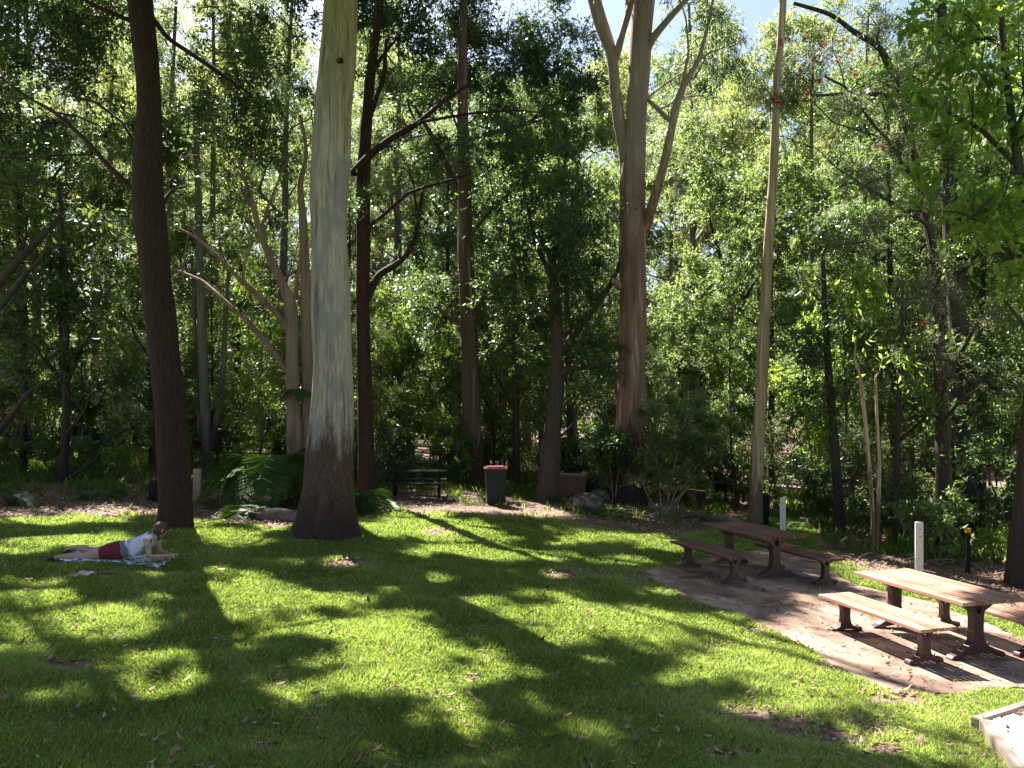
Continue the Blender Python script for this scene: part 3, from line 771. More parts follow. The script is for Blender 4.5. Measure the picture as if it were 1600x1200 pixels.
def hero(name, label, cat, base, tm, lm_, tubes, blobs, key=None, fol=None, extra=None, group=None):
    can = SHADE_CLUMPS.get(key, []) if key else []
    # merge canopy clumps into bigger limb targets so that limbs stay few
    root = make_tree(name, label, cat, base, tm, lm_, tubes, blobs, fol=fol, extra=extra, group=group)
    if can:
        b0 = np.array(root.location)
        f = dict(fol or {}); f.update(leaf=0.17, dens=1.7, hollow=0.3, twig=0.4, per_twig=15, wid=0.5, droop=0.15)
        V, T, ti = foliage(can, seed=77, **f)
        o = raw_mesh('crown', V - b0, T, lm_, root, attrs={'tint': ti})  # unseen leaf clumps set along the sun rays to shade the lawn
        # limbs reaching into the high canopy: one per cluster of clumps
        pts = np.array([c[:3] for c in can]); rg = random.Random(3)
        tops = [np.array(t[0][-1]) for t in tubes[:1]]
        rest = list(range(len(pts)))
        heads = []; subs = []
        while rest:
            i0 = rest[0]; dist = np.linalg.norm(pts[rest] - pts[i0], axis=1)
            grp = [rest[k] for k in range(len(rest)) if dist[k] < 2.6]
            heads.append(pts[grp].mean(0)); rest = [k for k in rest if k not in grp]
            hc = heads[-1]; tt = []; subs.append(tt)
            for g_ in grp[::2]:
                if shades_lit([hc, pts[g_]]) > .2: continue
                tt.append(tube([hc, (hc + pts[g_]) / 2 + np.array([0, 0, .15]), pts[g_]], [0.03, 0.02, 0.01], 4, rough=0))
        tp = np.array(tubes[0][0]); zz_ = np.arange(tp[0, 2], tp[-1, 2], 0.5)
        trunkpts = [np.array([np.interp(q, tp[:, 2], tp[:, 0]), np.interp(q, tp[:, 2], tp[:, 1]), q]) for q in zz_]
        trunkpts = [p for p in trunkpts if p[2] > CAMZ + 0.55 * p[1] + 0.8]
        for hc, tt in zip(heads, subs):
            q = min(trunkpts, key=lambda p: np.linalg.norm(p - hc) + (6 if p[2] > hc[2] - 0.2 else 0))
            m1 = q + (hc - q) * 0.5 + np.array([0, 0, 0.35])
            if shades_lit([q, m1, hc]) > .4: continue
            tt.append(tube([q, m1, hc], [0.10, 0.065, 0.035], 7, rough=0.03))
            V, Q = merge(tt)
            raw_mesh('limb', V - b0, Q, tm, root, smooth=True)
    return root

# --- T1: dark red-brown trunk on the left
D1 = 14.4
t1 = rooted([(276, 826, 52), (274, 790, 48), (270, 700, 46), (266, 630, 45), (251, 500, 44), (239, 400, 44), (234, 340, 43), (228, 275, 47), (233, 210, 36), (234, 140, 33), (224, 60, 36), (218, 0, 36), (214, -100, 33), (216, -300, 28), (222, -480, 24), (226, -700, 16)], D1, n=56)
br = [px_tube([(212, 300, 9), (165, 255, 8), (130, 215, 7), (85, 175, 6), (40, 150, 4), (0, 120, 3)], D1, [0, .3, .8, 1.2, 1.6, 2], 7),
      px_tube([(235, 260, 6), (190, 190, 5), (150, 160, 4), (110, 150, 3)], D1, [0, .2, .4, .8], 6),
      px_tube([(232, 20, 9), (262, 60, 7), (330, 105, 6), (395, 150, 4)], D1, [0, .2, .6, 1], 7),
      px_tube([(222, 40, 8), (150, 10, 7), (80, -30, 5)], D1, [0, -.3, -.6], 7)]
bl = [B(60, 90, 18.2, 75, 1.3), B(140, 40, 18, 70, 1.3), B(20, 190, 18, 70, 1.2), B(150, 130, 18, 55, 1.2), B(60, 10, 18, 75, 1.3), B(165, 215, 17.5, 38, 1), B(290, 60, 18, 48, .9), B(330, 10, 18.5, 60, .9), B(20, 290, 18, 50, 1), B(120, -50, 17, 70), B(290, 290, 15.5, 30, 1.0), B(-40, 120, 18, 80), B(100, 250, 18.5, 40, .9), B(190, 60, 17.5, 45, 1)]
hero('tree', 'dark red-brown curving trunk behind the person lying on the towel', 'tree', (t1[0][1][0], t1[0][1][1]), M['redbark'], M['leaf_dark'], [t1] + br, bl, 'T1', dict(leaf=0.10, wid=0.45))

# --- T2: the big gum
D2 = 14.6
t2 = rooted([(505, 842, 104), (507, 822, 90), (509, 783, 79), (516, 707, 70), (521, 630, 64), (520, 553, 61), (517, 477, 58), (514, 400, 55), (514, 280, 58), (519, 187, 60), (529, 93, 54), (533, 0, 50), (541, -150, 44), (550, -350, 36), (560, -520, 28), (566, -760, 16)], D2, n=72)
k_ = P(533, 95, D2 - 0.30)
def knot(root, base):
    V, Q = tube([k_ + np.array([-.02, .06, 0]), k_ + np.array([-.03, -.03, 0.0]), k_ + np.array([-.035, -.06, 0])], [0.09, 0.075, 0.03], 10, rough=0.1)
    raw_mesh('knot', V - base, Q, M['redbark'], root, smooth=True)
hero('gum_tree', 'massive pale smooth-barked gum trunk with dark flared base, left of centre', 'tree', (t2[0][1][0], t2[0][1][1]), M['gum'], M['leaf_euc'], [t2], [B(470, -170, 16, 60), B(640, -180, 16, 60)], 'T2', dict(leaf=0.14, wid=0.25, droop=0.8), extra=knot)

# --- T9: multi-stemmed pale fig between them
D9 = 18.5
t9 = rooted([(466, 800, 34), (462, 740, 27), (460, 690, 24), (457, 600, 20), (456, 520, 18), (456, 470, 21), (445, 452, 15), (430, 420, 12), (408, 370, 10), (395, 320, 8), (384, 285, 6), (372, 250, 4)], D9, n=14)
t9b = px_tube([(478, 700, 18), (480, 640, 18), (480, 560, 18), (478, 480, 16), (476, 400, 15), (473, 330, 12), (468, 290, 9), (480, 240, 6), (470, 180, 4)], D9, [.1] * 9, 12)
t9c = px_tube([(455, 520, 13), (432, 490, 12), (400, 458, 11), (375, 437, 10), (345, 405, 8), (305, 370, 6), (262, 350, 5), (215, 325, 3)], D9, [0, -.2, -.5, -.8, -1, -1.2, -1.5, -1.8], 9)
t9d = px_tube([(452, 585, 12), (425, 545, 11), (385, 500, 10), (345, 465, 9), (318, 440, 7), (285, 425, 5), (240, 415, 4)], D9, [0, .2, .4, .6, .9, 1.1, 1.4], 9)
t9e = px_tube([(462, 465, 10), (464, 440, 8), (470, 400, 6)], D9, [0, -.2, -.3], 8)
t9f = px_tube([(404, 370, 7), (420, 320, 6), (440, 270, 4), (455, 240, 3)], D9, [0, 0.1, .2, .4], 7)
t9g = px_tube([(380, 440, 6), (382, 410, 5), (395, 375, 4), (375, 335, 3)], D9, [-.8, -.7, -.6, -.5], 7)
bl = [B(330, 190, 20.5, 65, 1.3), B(410, 130, 20.5, 70, 1.3), B(440, 220, 20, 55, 1.2), B(280, 250, 19.5, 46, 1.1), B(395, 240, 19, 42, 1), B(360, 90, 21, 60, 1.1), B(450, 40, 21, 65, 1), B(270, 130, 20.5, 45, 1), B(300, 330, 17.6, 26, .7), B(230, 330, 17, 40, .6), B(430, 340, 19.5, 28, .5), B(260, 430, 20, 32, .6), B(380, 300, 18.5, 22, .6)]
for q_ in (t9c, t9d, t9f, t9g, t9e): q_[1] = [w * .78 for w in q_[1]]
hero('fig_tree', 'pale brown many-stemmed tree with spreading bare limbs, just left of the big gum', 'tree', (t9[0][1][0], t9[0][1][1]), M['figbark'], M['leaf_dark'], [t9, t9b, t9c, t9d, t9e, t9f, t9g], bl, 'T9', dict(leaf=0.11, wid=0.45))

# --- T3: reddish trunk right behind the gum, with the long branch and the dark mass over the centre
D3 = 21.3
t3 = rooted([(577, 776, 34), (573, 740, 27), (571, 630, 24), (568, 540, 21), (567, 467, 21), (568, 380, 22), (567, 280, 23), (572, 200, 18), (578, 120, 16), (590, 40, 12), (600, -80, 10), (605, -200, 9), (610, -330, 6)], D3, n=32)
t3b = px_tube([(566, 268, 9), (548, 272, 11), (575, 245, 12), (612, 215, 11), (650, 195, 9), (690, 160, 7), (735, 130, 5)], D3, [0, -.5, -.4, -.2, 0, .6, 1.2], 9)
t3c = px_tube([(612, 215, 6), (660, 190, 5), (730, 178, 4), (800, 172, 3), (870, 178, 2)], D3, [-.2, 0, .2, .5, .8], 7)
t3d = px_tube([(568, 360, 8), (600, 335, 6), (640, 300, 5), (690, 285, 4), (740, 270, 2)], D3, [0, -.5, -1, -1.4, -1.8], 7)
t3e = px_tube([(573, 470, 12), (590, 430, 11), (625, 410, 10), (645, 385, 8), (655, 340, 7), (660, 300, 5)], D3, [0, .1, .3, .4, .5, .5], 9)
t3f = px_tube([(572, 200, 8), (600, 120, 7), (604, 60, 5)], D3, [0, -.5, -1], 8)
bl = [B(620, 60, 22.5, 70, 1.3), B(600, 20, 22.5, 60, 1.2), B(640, 150, 22.5, 48, 1.1), B(590, 320, 20.5, 36, .8), B(640, 270, 21.5, 34, .8), B(665, 350, 21.8, 42, 1.0), B(620, 370, 21.8, 35, .9), B(700, 230, 22, 36, .8), B(700, 320, 22, 36, .9), B(560, 120, 21.5, 40, .9), B(610, 230, 22, 30, .7), B(590, 170, 22, 34, .8), B(640, -40, 22, 60)]
hero('tree', 'red-brown straight trunk half hidden behind the right side of the big gum', 'tree', (t3[0][1][0], t3[0][1][1]), M['redbark'], M['leaf_dark'], [t3, t3b, t3c, t3d, t3e, t3f], bl, 'T3', dict(leaf=0.12, wid=0.42))

# --- T4: two-toned brown trunk behind the bin
D4 = 27.0
t4 = rooted([(738, 757, 46), (738, 740, 37), (737, 690, 32), (736, 630, 29), (733, 515, 25), (728, 400, 25), (726, 320, 22), (724, 220, 18), (722, 120, 15), (724, 20, 12), (728, -80, 9)], D4, n=32)
t4b = px_tube([(728, 330, 12), (712, 290, 11), (690, 240, 9), (668, 200, 7), (650, 170, 5)], D4, [0, .2, .5, .8, 1], 8)
bl = [B(700, 90, 28.5, 75, 1.5), B(790, 80, 28.5, 78, 1.6), B(870, 110, 28.5, 64, 1.5), B(740, 10, 28.5, 75, 1.5), B(840, 20, 28.5, 62, 1.3), B(915, 150, 28.5, 38, 1.2), B(860, 185, 28.5, 45, 1.1), B(770, 165, 28.5, 45, 1), B(900, 60, 28.5, 40, 1), B(800, 300, 25, 50, 1), B(745, 230, 25.5, 45, .9), B(820, 380, 25.5, 56, 1.1), B(690, 150, 27, 45, .9), B(780, 220, 26, 50, .9), B(650, 230, 27, 40, .7), B(850, 250, 25, 50, .9), B(770, 440, 25.5, 40, .8), B(660, 440, 27, 45, .8)]
make_tree('gum_tree', 'tall brown trunk with a cream stripe, standing just behind the red-lidded bin', 'tree', (t4[0][1][0], t4[0][1][1]), M['midbark'], M['leaf_dark'], [t4, t4b], bl, fol=dict(leaf=0.13))

# --- T6: fluted dark trunk in front of the barbecue
D6 = 23.5
t6 = rooted([(855, 782, 44), (857, 750, 36), (861, 700, 29), (866, 640, 25), (870, 600, 25), (871, 560, 20), (869, 500, 19), (866, 450, 17), (862, 400, 13), (856, 350, 9)], D6, n=32)
t6b = px_tube([(872, 585, 14), (895, 575, 10), (935, 572, 7), (975, 560, 5)], D6, [0, -.3, -.7, -1], 8)
t6c = px_tube([(872, 560, 12), (890, 530, 11), (915, 500, 10), (940, 468, 9), (962, 430, 7), (978, 380, 5)], D6, [0, .2, .4, .4, .4, .4], 9)
t6d = px_tube([(866, 440, 9), (845, 400, 8), (830, 350, 6), (820, 300, 4)], D6, [0, .2, .4, .5], 8)
t6e = px_tube([(866, 430, 9), (890, 400, 8), (905, 360, 6)], D6, [0, .2, .4], 8)
fl = [px_tube([(849 + k * 5, 778, 11), (853 + k * 4, 740, 8), (858 + k * 3, 690, 6), (865 + k, 640, 4)], D6, [-.30, -.26, -.2, -.15], 6) for k in range(-1, 4)]
bl = [B(850, 370, 22.5, 55, 1.3), B(905, 400, 22.5, 55, 1.3), B(800, 430, 23, 50, 1.2), B(780, 340, 23, 55, 1.1), B(900, 480, 23, 40, 1.1), B(825, 490, 23.5, 45, 1.1), B(935, 550, 23, 42, 1.2), B(920, 330, 23, 50, 1), B(880, 300, 24, 45, .8), B(790, 550, 24.5, 36, .8), B(935, 620, 24.5, 38, 1)]
hero('fig_tree', 'dark fluted trunk with ropy aerial roots, in front of the brick barbecue', 'tree', (t6[0][1][0], t6[0][1][1]), M['ropebark'], M['leaf_dark'], [t6, t6b, t6c, t6d, t6e] + fl, bl, 'T6', dict(leaf=0.13))

# --- T7: pink-brown gum with the fork
D7 = 23.7
t7 = rooted([(979, 790, 66), (979, 770, 56), (983, 707, 47), (986, 630, 44), (988, 553, 42), (989, 477, 41), (989, 400, 41), (988, 330, 40), (988, 280, 38), (992, 225, 32), (997, 140, 31), (1001, 70, 34), (1006, 0, 34), (1012, -120, 28), (1020, -260, 20), (1024, -380, 12)], D7, n=48)
t7b = px_tube([(983, 285, 22), (975, 230, 20), (966, 180, 19), (960, 130, 17), (958, 85, 17), (942, 45, 22), (928, 0, 20), (915, -80, 16)], D7, [0, .1, .1, .1, .1, .2, .3, .5], 14)
t7c = px_tube([(962, 95, 12), (972, 55, 11), (984, 15, 10), (998, -60, 8)], D7, [.1, -.2, -.4, -.8], 9)
t7d = px_tube([(1004, 95, 14), (1018, 62, 12), (1036, 40, 11), (1060, 12, 9), (1090, -20, 7)], D7, [0, -.2, -.4, -.6, -.8], 9)
t7e = px_tube([(1006, 365, 15), (1014, 338, 14), (1024, 305, 16), (1036, 262, 13), (1048, 210, 12), (1056, 165, 12), (1070, 128, 10), (1092, 95, 7), (1106, 40, 5), (1120, -30, 4)], D7, [0, -.3, -.6, -.9, -1.2, -1.4, -1.6, -1.8, -1.9, -2], 10)
t7f = px_tube([(1050, 192, 7), (1030, 172, 7), (1010, 154, 6)], D7, [-1.3, -.6, 0], 8)
t7g = px_tube([(1066, 135, 6), (1076, 80, 4), (1072, 30, 3), (1060, -10, 2)], D7, [-1.6, -1.8, -2, -2.2], 6)
kn = [px_tube([(972, 448, 16), (960, 442, 14), (954, 436, 7)], D7, [-.1, -.25, -.32], 8), px_tube([(1008, 475, 12), (1014, 468, 8)], D7, [0, -.05], 8)]
bl = [B(1110, 20, 22, 45, .5), B(1150, 70, 22.5, 35, .4), B(1090, 90, 24, 30, .4), B(1040, 110, 26, 32, .4), B(930, 50, 26, 30, .4), B(960, -60, 22, 50, .6), B(1060, -60, 22, 60, .7), B(1110, 150, 24, 30, .4)]
hero('gum_tree', 'thick pink-brown gum forking high up, beside the mossy boulder', 'tree', (t7[0][1][0], t7[0][1][1]), M['pinkgum'], M['leaf_euc'], [t7, t7b, t7c, t7d, t7e, t7f, t7g] + kn, bl, 'T7', dict(leaf=0.16, wid=0.2, droop=1.0))

# --- T8: slender leaning gum
D8 = 21.0
t8 = rooted([(1179, 824, 25), (1180, 790, 22), (1183, 707, 20), (1188, 630, 19), (1192, 553, 19), (1196, 477, 17), (1199, 410, 16), (1203, 340, 15), (1208, 280, 15), (1213, 140, 13), (1220, 60, 12), (1223, 0, 12), (1228, -120, 10), (1234, -260, 7)], D8, n=12)
hero('gum_tree', 'slender leaning cream-barked gum pole behind the shaded picnic table', 'tree', (t8[0][1][0], t8[0][1][1]), M['palebark'], M['leaf_euc'], [t8], [B(1240, -110, 20.5, 40, .7), B(1200, -90, 21, 40, .7)], 'T8', dict(leaf=0.15, wid=0.2, droop=.9))

# --- right-hand side: bottlebrush, near broadleaf, dark trunks
t = rooted([(1476, 790, 26), (1474, 700, 22), (1470, 620, 19), (1466, 520, 17), (1460, 400, 15), (1430, 250, 12), (1400, 130, 11), (1375, 70, 10), (1340, 55, 8), (1300, 22, 7), (1240, 5, 5)], 18.5, n=12, dd=None)
tb = px_tube([(1432, 255, 8), (1400, 150, 8), (1340, 145, 6), (1270, 150, 4)], 18.5, [0, -.4, -.8, -1], 7)
tc_ = px_tube([(1436, 290, 7), (1380, 215, 5), (1320, 135, 4), (1290, 120, 3)], 18.5, [0, -.6, -.9, -1.4], 7)
bl = [B(1270, 130, 17, 42, .9), B(1210, 160, 17, 30, .7), B(1330, 180, 17, 48, .9), B(1300, 60, 18, 42, .8), B(1380, 130, 17.5, 45, .9), B(1370, 40, 18, 45, .9), B(1430, 210, 17.5, 50, 1), B(1350, 290, 17, 45, 1), B(1420, 330, 17, 50, 1.1), B(1470, 430, 16.5, 45, 1.1), B(1400, 470, 17, 45, 1.1), B(1530, 500, 16.5, 40, 1), B(1340, 380, 17.5, 40, .9), B(1440, 560, 17, 40, .9), B(1540, 600, 16.5, 38, .8), B(1450, 90, 18, 45, .8), B(1240, 220, 17.5, 26, .5)]
def flowers(root, base):
    rg = np.random.default_rng(4)
    spots = [P(*q) for q in [(1232, 62, 16.6), (1286, 72, 16.5), (1258, 60, 16.6), (1328, 80, 16.4), (1308, 96, 16.4), (1282, 126, 16.3), (1336, 116, 16.5), (1212, 148, 16.4), (1362, 100, 16.6), (1445, 128, 16.6), (1478, 116, 16.5), (1222, 163, 16.2), (1274, 96, 16.5), (1380, 232, 16.3), (1443, 505, 15.9), (1262, 148, 16.2), (1250, 110, 16.3), (1220, 66, 16.5)]]
    for c in spots:
        n = 90
        d = unit(rg.normal(0, 1, (n, 3))); ax = unit(rg.normal(0, 1, 3) + np.array([0, 0, .5]))
        pos = c + ax * rg.uniform(-.07, .07, (n, 1))
        sd = unit(np.cross(d, rg.normal(0, 1, (n, 3))))
        V, T = leaf_quads(pos, d, sd, np.full(n, 0.055), np.full(n, 0.010), 0)
        raw_mesh('flower', V - base, T, M['redflower'], root, attrs={'tint': np.full(len(V), .5)})
make_tree('bottlebrush_tree', 'grey-leaved tree dotted with red bottlebrush flowers, right of the slender gum', 'tree', (t[0][1][0], t[0][1][1]), M['darkbark'], M['leaf_grey'], [t, tb, tc_], bl, fol=dict(leaf=0.10, wid=0.16, per_twig=26, droop=.5, twig=.45), extra=flowers)

t = rooted([(1690, 960, 34), (1680, 800, 28), (1650, 600, 24), (1620, 400, 18), (1590, 250, 14), (1570, 100, 10), (1560, -50, 8)], 11.8, n=12)
tb = px_tube([(1620, 420, 12), (1560, 380, 8), (1500, 350, 5)], 11.8, [0, .2, .4], 7)
tc_ = px_tube([(1592, 260, 9), (1530, 200, 7), (1470, 170, 4), (1420, 150, 3)], 11.8, [0, .2, .5, .6], 7)
bl = [B(1540, 60, 11.6, 75, .8), B(1600, 140, 11.5, 80, .9), B(1470, 40, 11.6, 55, .5), B(1520, 180, 11.4, 65, .8), B(1580, 270, 11.4, 70, .9), B(1490, 250, 11.5, 45, .6), B(1520, 340, 11.5, 55, .8), B(1600, 400, 11.4, 60, .9), B(1430, 120, 11.7, 40, .4), B(1590, 0, 11.4, 70, .8), B(1440, 330, 12, 34, .35), B(1570, 470, 11.9, 40, .5)]
make_tree('tree', 'bright broad-leaved branches reaching in from the right edge of the picture', 'tree', (t[0][1][0], t[0][1][1]), M['darkbark'], M['leaf_bright'], [t, tb, tc_], bl, fol=dict(leaf=0.14, wid=0.55, per_twig=10, twig=.45, droop=.35, dens=1.2))

# young bright saplings with pinnate leaves (centre right)
t = rooted([(1366, 864, 9), (1364, 800, 7), (1358, 720, 6), (1350, 640, 6), (1345, 590, 5), (1335, 560, 4)], 17.6, n=8)
tb = rooted([(1370, 862, 8), (1372, 800, 7), (1374, 720, 6), (1370, 650, 5), (1368, 590, 4)], 17.6, n=8)
make_tree('sapling', 'twin pale slim stems rising from the litter between the two white posts', 'tree', (t[0][1][0], t[0][1][1]), M['palebark'], M['leaf_bright'], [t, tb], [B(1345, 520, 17.4, 34, .6), B(1380, 560, 17.5, 30, .6), B(1320, 490, 17.8, 38, .7), B(1300, 440, 17.8, 45, .8), B(1350, 430, 17.8, 30, .7)], fol=dict(leaf=0.17, wid=.35, droop=.6))
t = rooted([(1312, 800, 18), (1310, 770, 15), (1303, 680, 13), (1296, 600, 12), (1290, 500, 10), (1285, 400, 7)], 20.5, n=10)
make_tree('tree', 'dark leafy tree with a narrow trunk just right of the slender gum', 'tree', (t[0][1][0], t[0][1][1]), M['darkbark'], M['leaf_dark'], [t], [B(1290, 560, 20, 42, 1.2), B(1270, 500, 20, 40, 1.1), B(1310, 470, 20, 45, 1.1), B(1280, 400, 20.5, 45, 1), B(1320, 350, 20.5, 42, .9), B(1260, 440, 21, 35, .8), B(1300, 620, 20, 38, 1), B(1250, 330, 21, 35, .7), B(1330, 260, 21, 40, .7)], fol=dict(leaf=0.14))
t = rooted([(1398, 830, 10), (1400, 760, 8), (1404, 660, 8), (1407, 560, 7), (1410, 450, 5)], 18.8, n=8)
make_tree('tree', 'thin dark stem with clumped leaves left of the near white post', 'tree', (t[0][1][0], t[0][1][1]), M['darkbark'], M['leaf_mid'], [t], [B(1410, 600, 18.6, 32, .8), B(1430, 650, 18.5, 36, .9), B(1380, 640, 19, 28, .7), B(1420, 520, 18.8, 36, .8), B(1440, 720, 18.3, 32, .7)], fol=dict(leaf=0.14))
t = rooted([(1508, 840, 38), (1508, 760, 32), (1505, 680, 29), (1500, 560, 28), (1492, 440, 26), (1482, 300, 24), (1475, 150, 20), (1470, 0, 16), (1468, -150, 12)], 21.5, n=14)
make_tree('tree', 'thick dark trunk in deep shade behind the yellow-capped stake', 'tree', (t[0][1][0], t[0][1][1]), M['darkbark'], M['leaf_dark'], [t], [B(1530, 640, 20, 38, 1), B(1560, 720, 19.5, 42, 1), B(1510, 560, 21, 35, .8), B(1560, 560, 21, 45, 1), B(1460, 20, 22, 50, .8), B(1540, 60, 23, 60, 1), B(1590, 300, 21, 50, 1), B(1540, 400, 21, 50, 1), B(1490, 250, 22, 45, .8)], fol=dict(leaf=0.14))
t = rooted([(1592, 905, 44), (1594, 860, 36), (1600, 780, 30), (1612, 650, 28), (1625, 500, 25), (1640, 300, 20), (1650, 100, 14)], 14.6, n=14)
make_tree('tree', 'dark rough trunk cut by the right edge of the picture, beyond the litter strip', 'tree', (t[0][1][0], t[0][1][1]), M['darkbark'], M['leaf_mid'], [t], [B(1620, 620, 14.5, 50, .7), B(1660, 480, 14.5, 70, .8), B(1610, 540, 15.5, 36, .5)], fol=dict(leaf=0.13))

# --- left side trunks and shrubs
def px_tree(pts, D, label, tm, lm_, blobs, name='tree', fol=None, n=10, extra_tubes=(), group=None):
    t = rooted(pts, D, n=n)
    return make_tree(name, label, 'tree', (t[0][1][0], t[0][1][1]), tm, lm_, [t] + list(extra_tubes), blobs, fol=fol or dict(leaf=0.14), group=group)
px_tree([(97, 788, 17), (98, 760, 14), (102, 680, 12), (104, 600, 12), (102, 500, 11), (98, 400, 9), (92, 300, 7)], 20.5, 'thin dark trunk at the left with large glossy pale-backed leaves', M['darkbark'], M['leaf_dark'],
        [B(120, 480, 19.5, 50, 1.1), B(60, 450, 19.8, 48, 1), B(160, 540, 19.3, 44, 1.1), B(180, 600, 19.3, 36, 1), B(70, 560, 19.5, 42, 1), B(110, 400, 20, 45, .9), B(20, 520, 20, 44, .9), B(170, 430, 20, 36, .8), B(140, 330, 20.5, 45, .8), B(200, 670, 20, 30, .8)], fol=dict(leaf=0.20, wid=.38, per_twig=9, droop=.25))
px_tree([(36, 785, 13), (36, 700, 10), (38, 600, 10), (34, 500, 9), (30, 400, 8), (25, 280, 6)], 22, 'slim dark trunk near the left edge with pale branches around it', M['darkbark'], M['leaf_mid'],
        [B(10, 400, 21, 45, .8), B(50, 320, 21.5, 50, .8), B(30, 620, 22, 36, .8), B(90, 340, 22, 40, .7), B(0, 700, 21, 32, .8)],
        extra_tubes=[px_tube([(-60, 520, 16), (0, 440, 13), (30, 405, 11), (55, 380, 9), (75, 360, 6), (100, 330, 4)], 17, [0, 0, 0, .2, .3, .5], 8), px_tube([(-60, 520, 12), (0, 480, 10), (35, 435, 8), (70, 398, 5), (75, 370, 3)], 17, [0, 0, .1, .2, .3], 8), px_tube([(-60, 740, 12), (0, 672, 10), (45, 612, 7), (85, 590, 4)], 18, [0, 0, 0, 0], 7)])
px_tree([(325, 772, 18), (324, 740, 15), (321, 650, 14), (317, 560, 14), (314, 480, 13), (312, 430, 12), (310, 300, 10), (305, 180, 7)], 24, 'pale grey trunk standing between the dark trunk and the tree fern', M['greybark'], M['leaf_mid'],
        [B(340, 620, 24, 26, .6), B(280, 200, 25, 50, .7), B(340, 380, 25, 40, .6), B(300, 560, 25, 30, .6)],
        extra_tubes=[px_tube([(330, 700, 9), (340, 640, 8), (350, 560, 8), (352, 490, 7), (358, 420, 5)], 24.5, [0] * 5, 8), px_tube([(312, 690, 6), (308, 600, 6), (303, 480, 5), (300, 400, 4)], 24.8, [0] * 4, 7)])
px_tree([(806, 762, 15), (807, 730, 12), (806, 640, 11), (805, 560, 10), (804, 470, 9), (802, 360, 7)], 27.5, 'thin dark straight trunk right of the bin', M['darkbark'], M['leaf_mid'],
        [B(790, 480, 27, 32, .7), B(760, 560, 28, 30, .6), B(830, 600, 28, 28, .5)])
px_tree([(1160, 770, 22), (1159, 700, 17), (1158, 600, 15), (1155, 520, 14), (1152, 470, 12), (1140, 445, 8), (1125, 400, 6), (1110, 350, 4)], 30, 'dark forked trunk against the bright gap left of the slender gum', M['darkbark'], M['leaf_mid'],
        [B(1100, 320, 29, 40, .8), B(1130, 260, 29, 40, .8), B(1080, 400, 29, 42, 1), B(1060, 480, 28, 42, 1.1), B(1110, 520, 28, 45, 1.2), B(1150, 570, 28, 35, 1), B(1060, 560, 28, 40, 1.1), B(1100, 200, 30, 35, .6), B(1150, 360, 30, 30, .6)],
        extra_tubes=[px_tube([(1156, 500, 11), (1158, 440, 9), (1160, 380, 7), (1165, 300, 5)], 30, [0] * 4, 8), px_tube([(1157, 480, 7), (1175, 445, 6), (1192, 425, 4)], 30, [0] * 3, 7)])
px_tree([(705, 750, 13), (704, 700, 11), (700, 620, 10), (698, 540, 9), (694, 440, 7)], 29, 'dark narrow trunk just left of the brown striped trunk', M['darkbark'], M['leaf_dark'],
        [B(690, 500, 28.5, 38, .9), B(650, 540, 29, 36, .8), B(700, 600, 28, 26, .7), B(640, 480, 28, 30, .7)])

# ------------------------------------------------------------------ forest prototypes and copies
def local_tree(label, height, trunk_r, tm, lm_, crown_lo, spread, nb, br, fol, seed, lean=0.3):
    rg = random.Random(seed)
    ax, ay = rg.uniform(-lean, lean), rg.uniform(-lean, lean)
    z0 = 0.0
    path = [np.array([0, 0, -0.4])] + [np.array([ax * (k / 6) ** 1.5 * 1.5 + rg.gauss(0, .06), ay * (k / 6) ** 1.5 * 1.5 + rg.gauss(0, .06), height * k / 6]) for k in range(7)]
    rad = [trunk_r * 1.4] + [trunk_r * (1.15 - 0.9 * (k / 6)) for k in range(7)]
    blobs = []
    for k in range(nb):
        f = rg.random() ** 0.8
        z = height * (crown_lo + (1.02 - crown_lo) * f)
        a = rg.uniform(0, 6.28); q = spread * (0.25 + 0.75 * rg.random()) * (1 - 0.55 * f)
        c = np.array([math.cos(a) * q + ax * f, math.sin(a) * q + ay * f, z])
        blobs.append((c[0], c[1], c[2], br * rg.uniform(0.7, 1.25), 1.0))
    f = dict(fol); f['prune'] = False
    return make_tree('tree', label, 'tree', (0, 0, 0), tm, lm_, [[path, rad, 9]], blobs, fol=f)

def copy_tree(o, loc, rz, s, label=None, group=None):
    c = o.copy(); C.objects.link(c)
    c.location = loc; c.rotation_euler = (0, 0, rz); c.scale = (s, s, s)
    if label: c['label'] = label
    if group: c['group'] = group
    for ch in list(o.children):
        d = ch.copy(); C.objects.link(d); d.parent = c
    return c

MARKS = [(60, 'by the left edge'), (180, 'above the litter path'), (300, 'beside the dark red-brown trunk'), (440, 'behind the tree fern'), (600, 'behind the big gum'), (700, 'behind the black table'),
         (830, 'behind the bin'), (930, 'behind the brick barbecue'), (1030, 'behind the forked gum'), (1160, 'behind the far table'), (1280, 'behind the slender gum'), (1400, 'behind the twin saplings'),
         (1510, 'behind the near white post'), (9999, 'by the right edge')]
def where(x, y):
    px = 800 + F * x / y
    m = [t for a, t in MARKS if px < a][0]
    d = [t for a, t in [(24, 'at the wood edge'), (26.5, 'at the front of the wood'), (28.5, 'near the wood front'), (31, 'inside the wood'), (35, 'just inside the wood'), (39, 'further in the wood'), (45, 'midway into the wood'),
                        (52, 'well inside the wood'), (60, 'far inside the wood'), (70, 'deep in the wood'), (999, 'at the far back')] if y < a][0]
    return m + ', ' + d
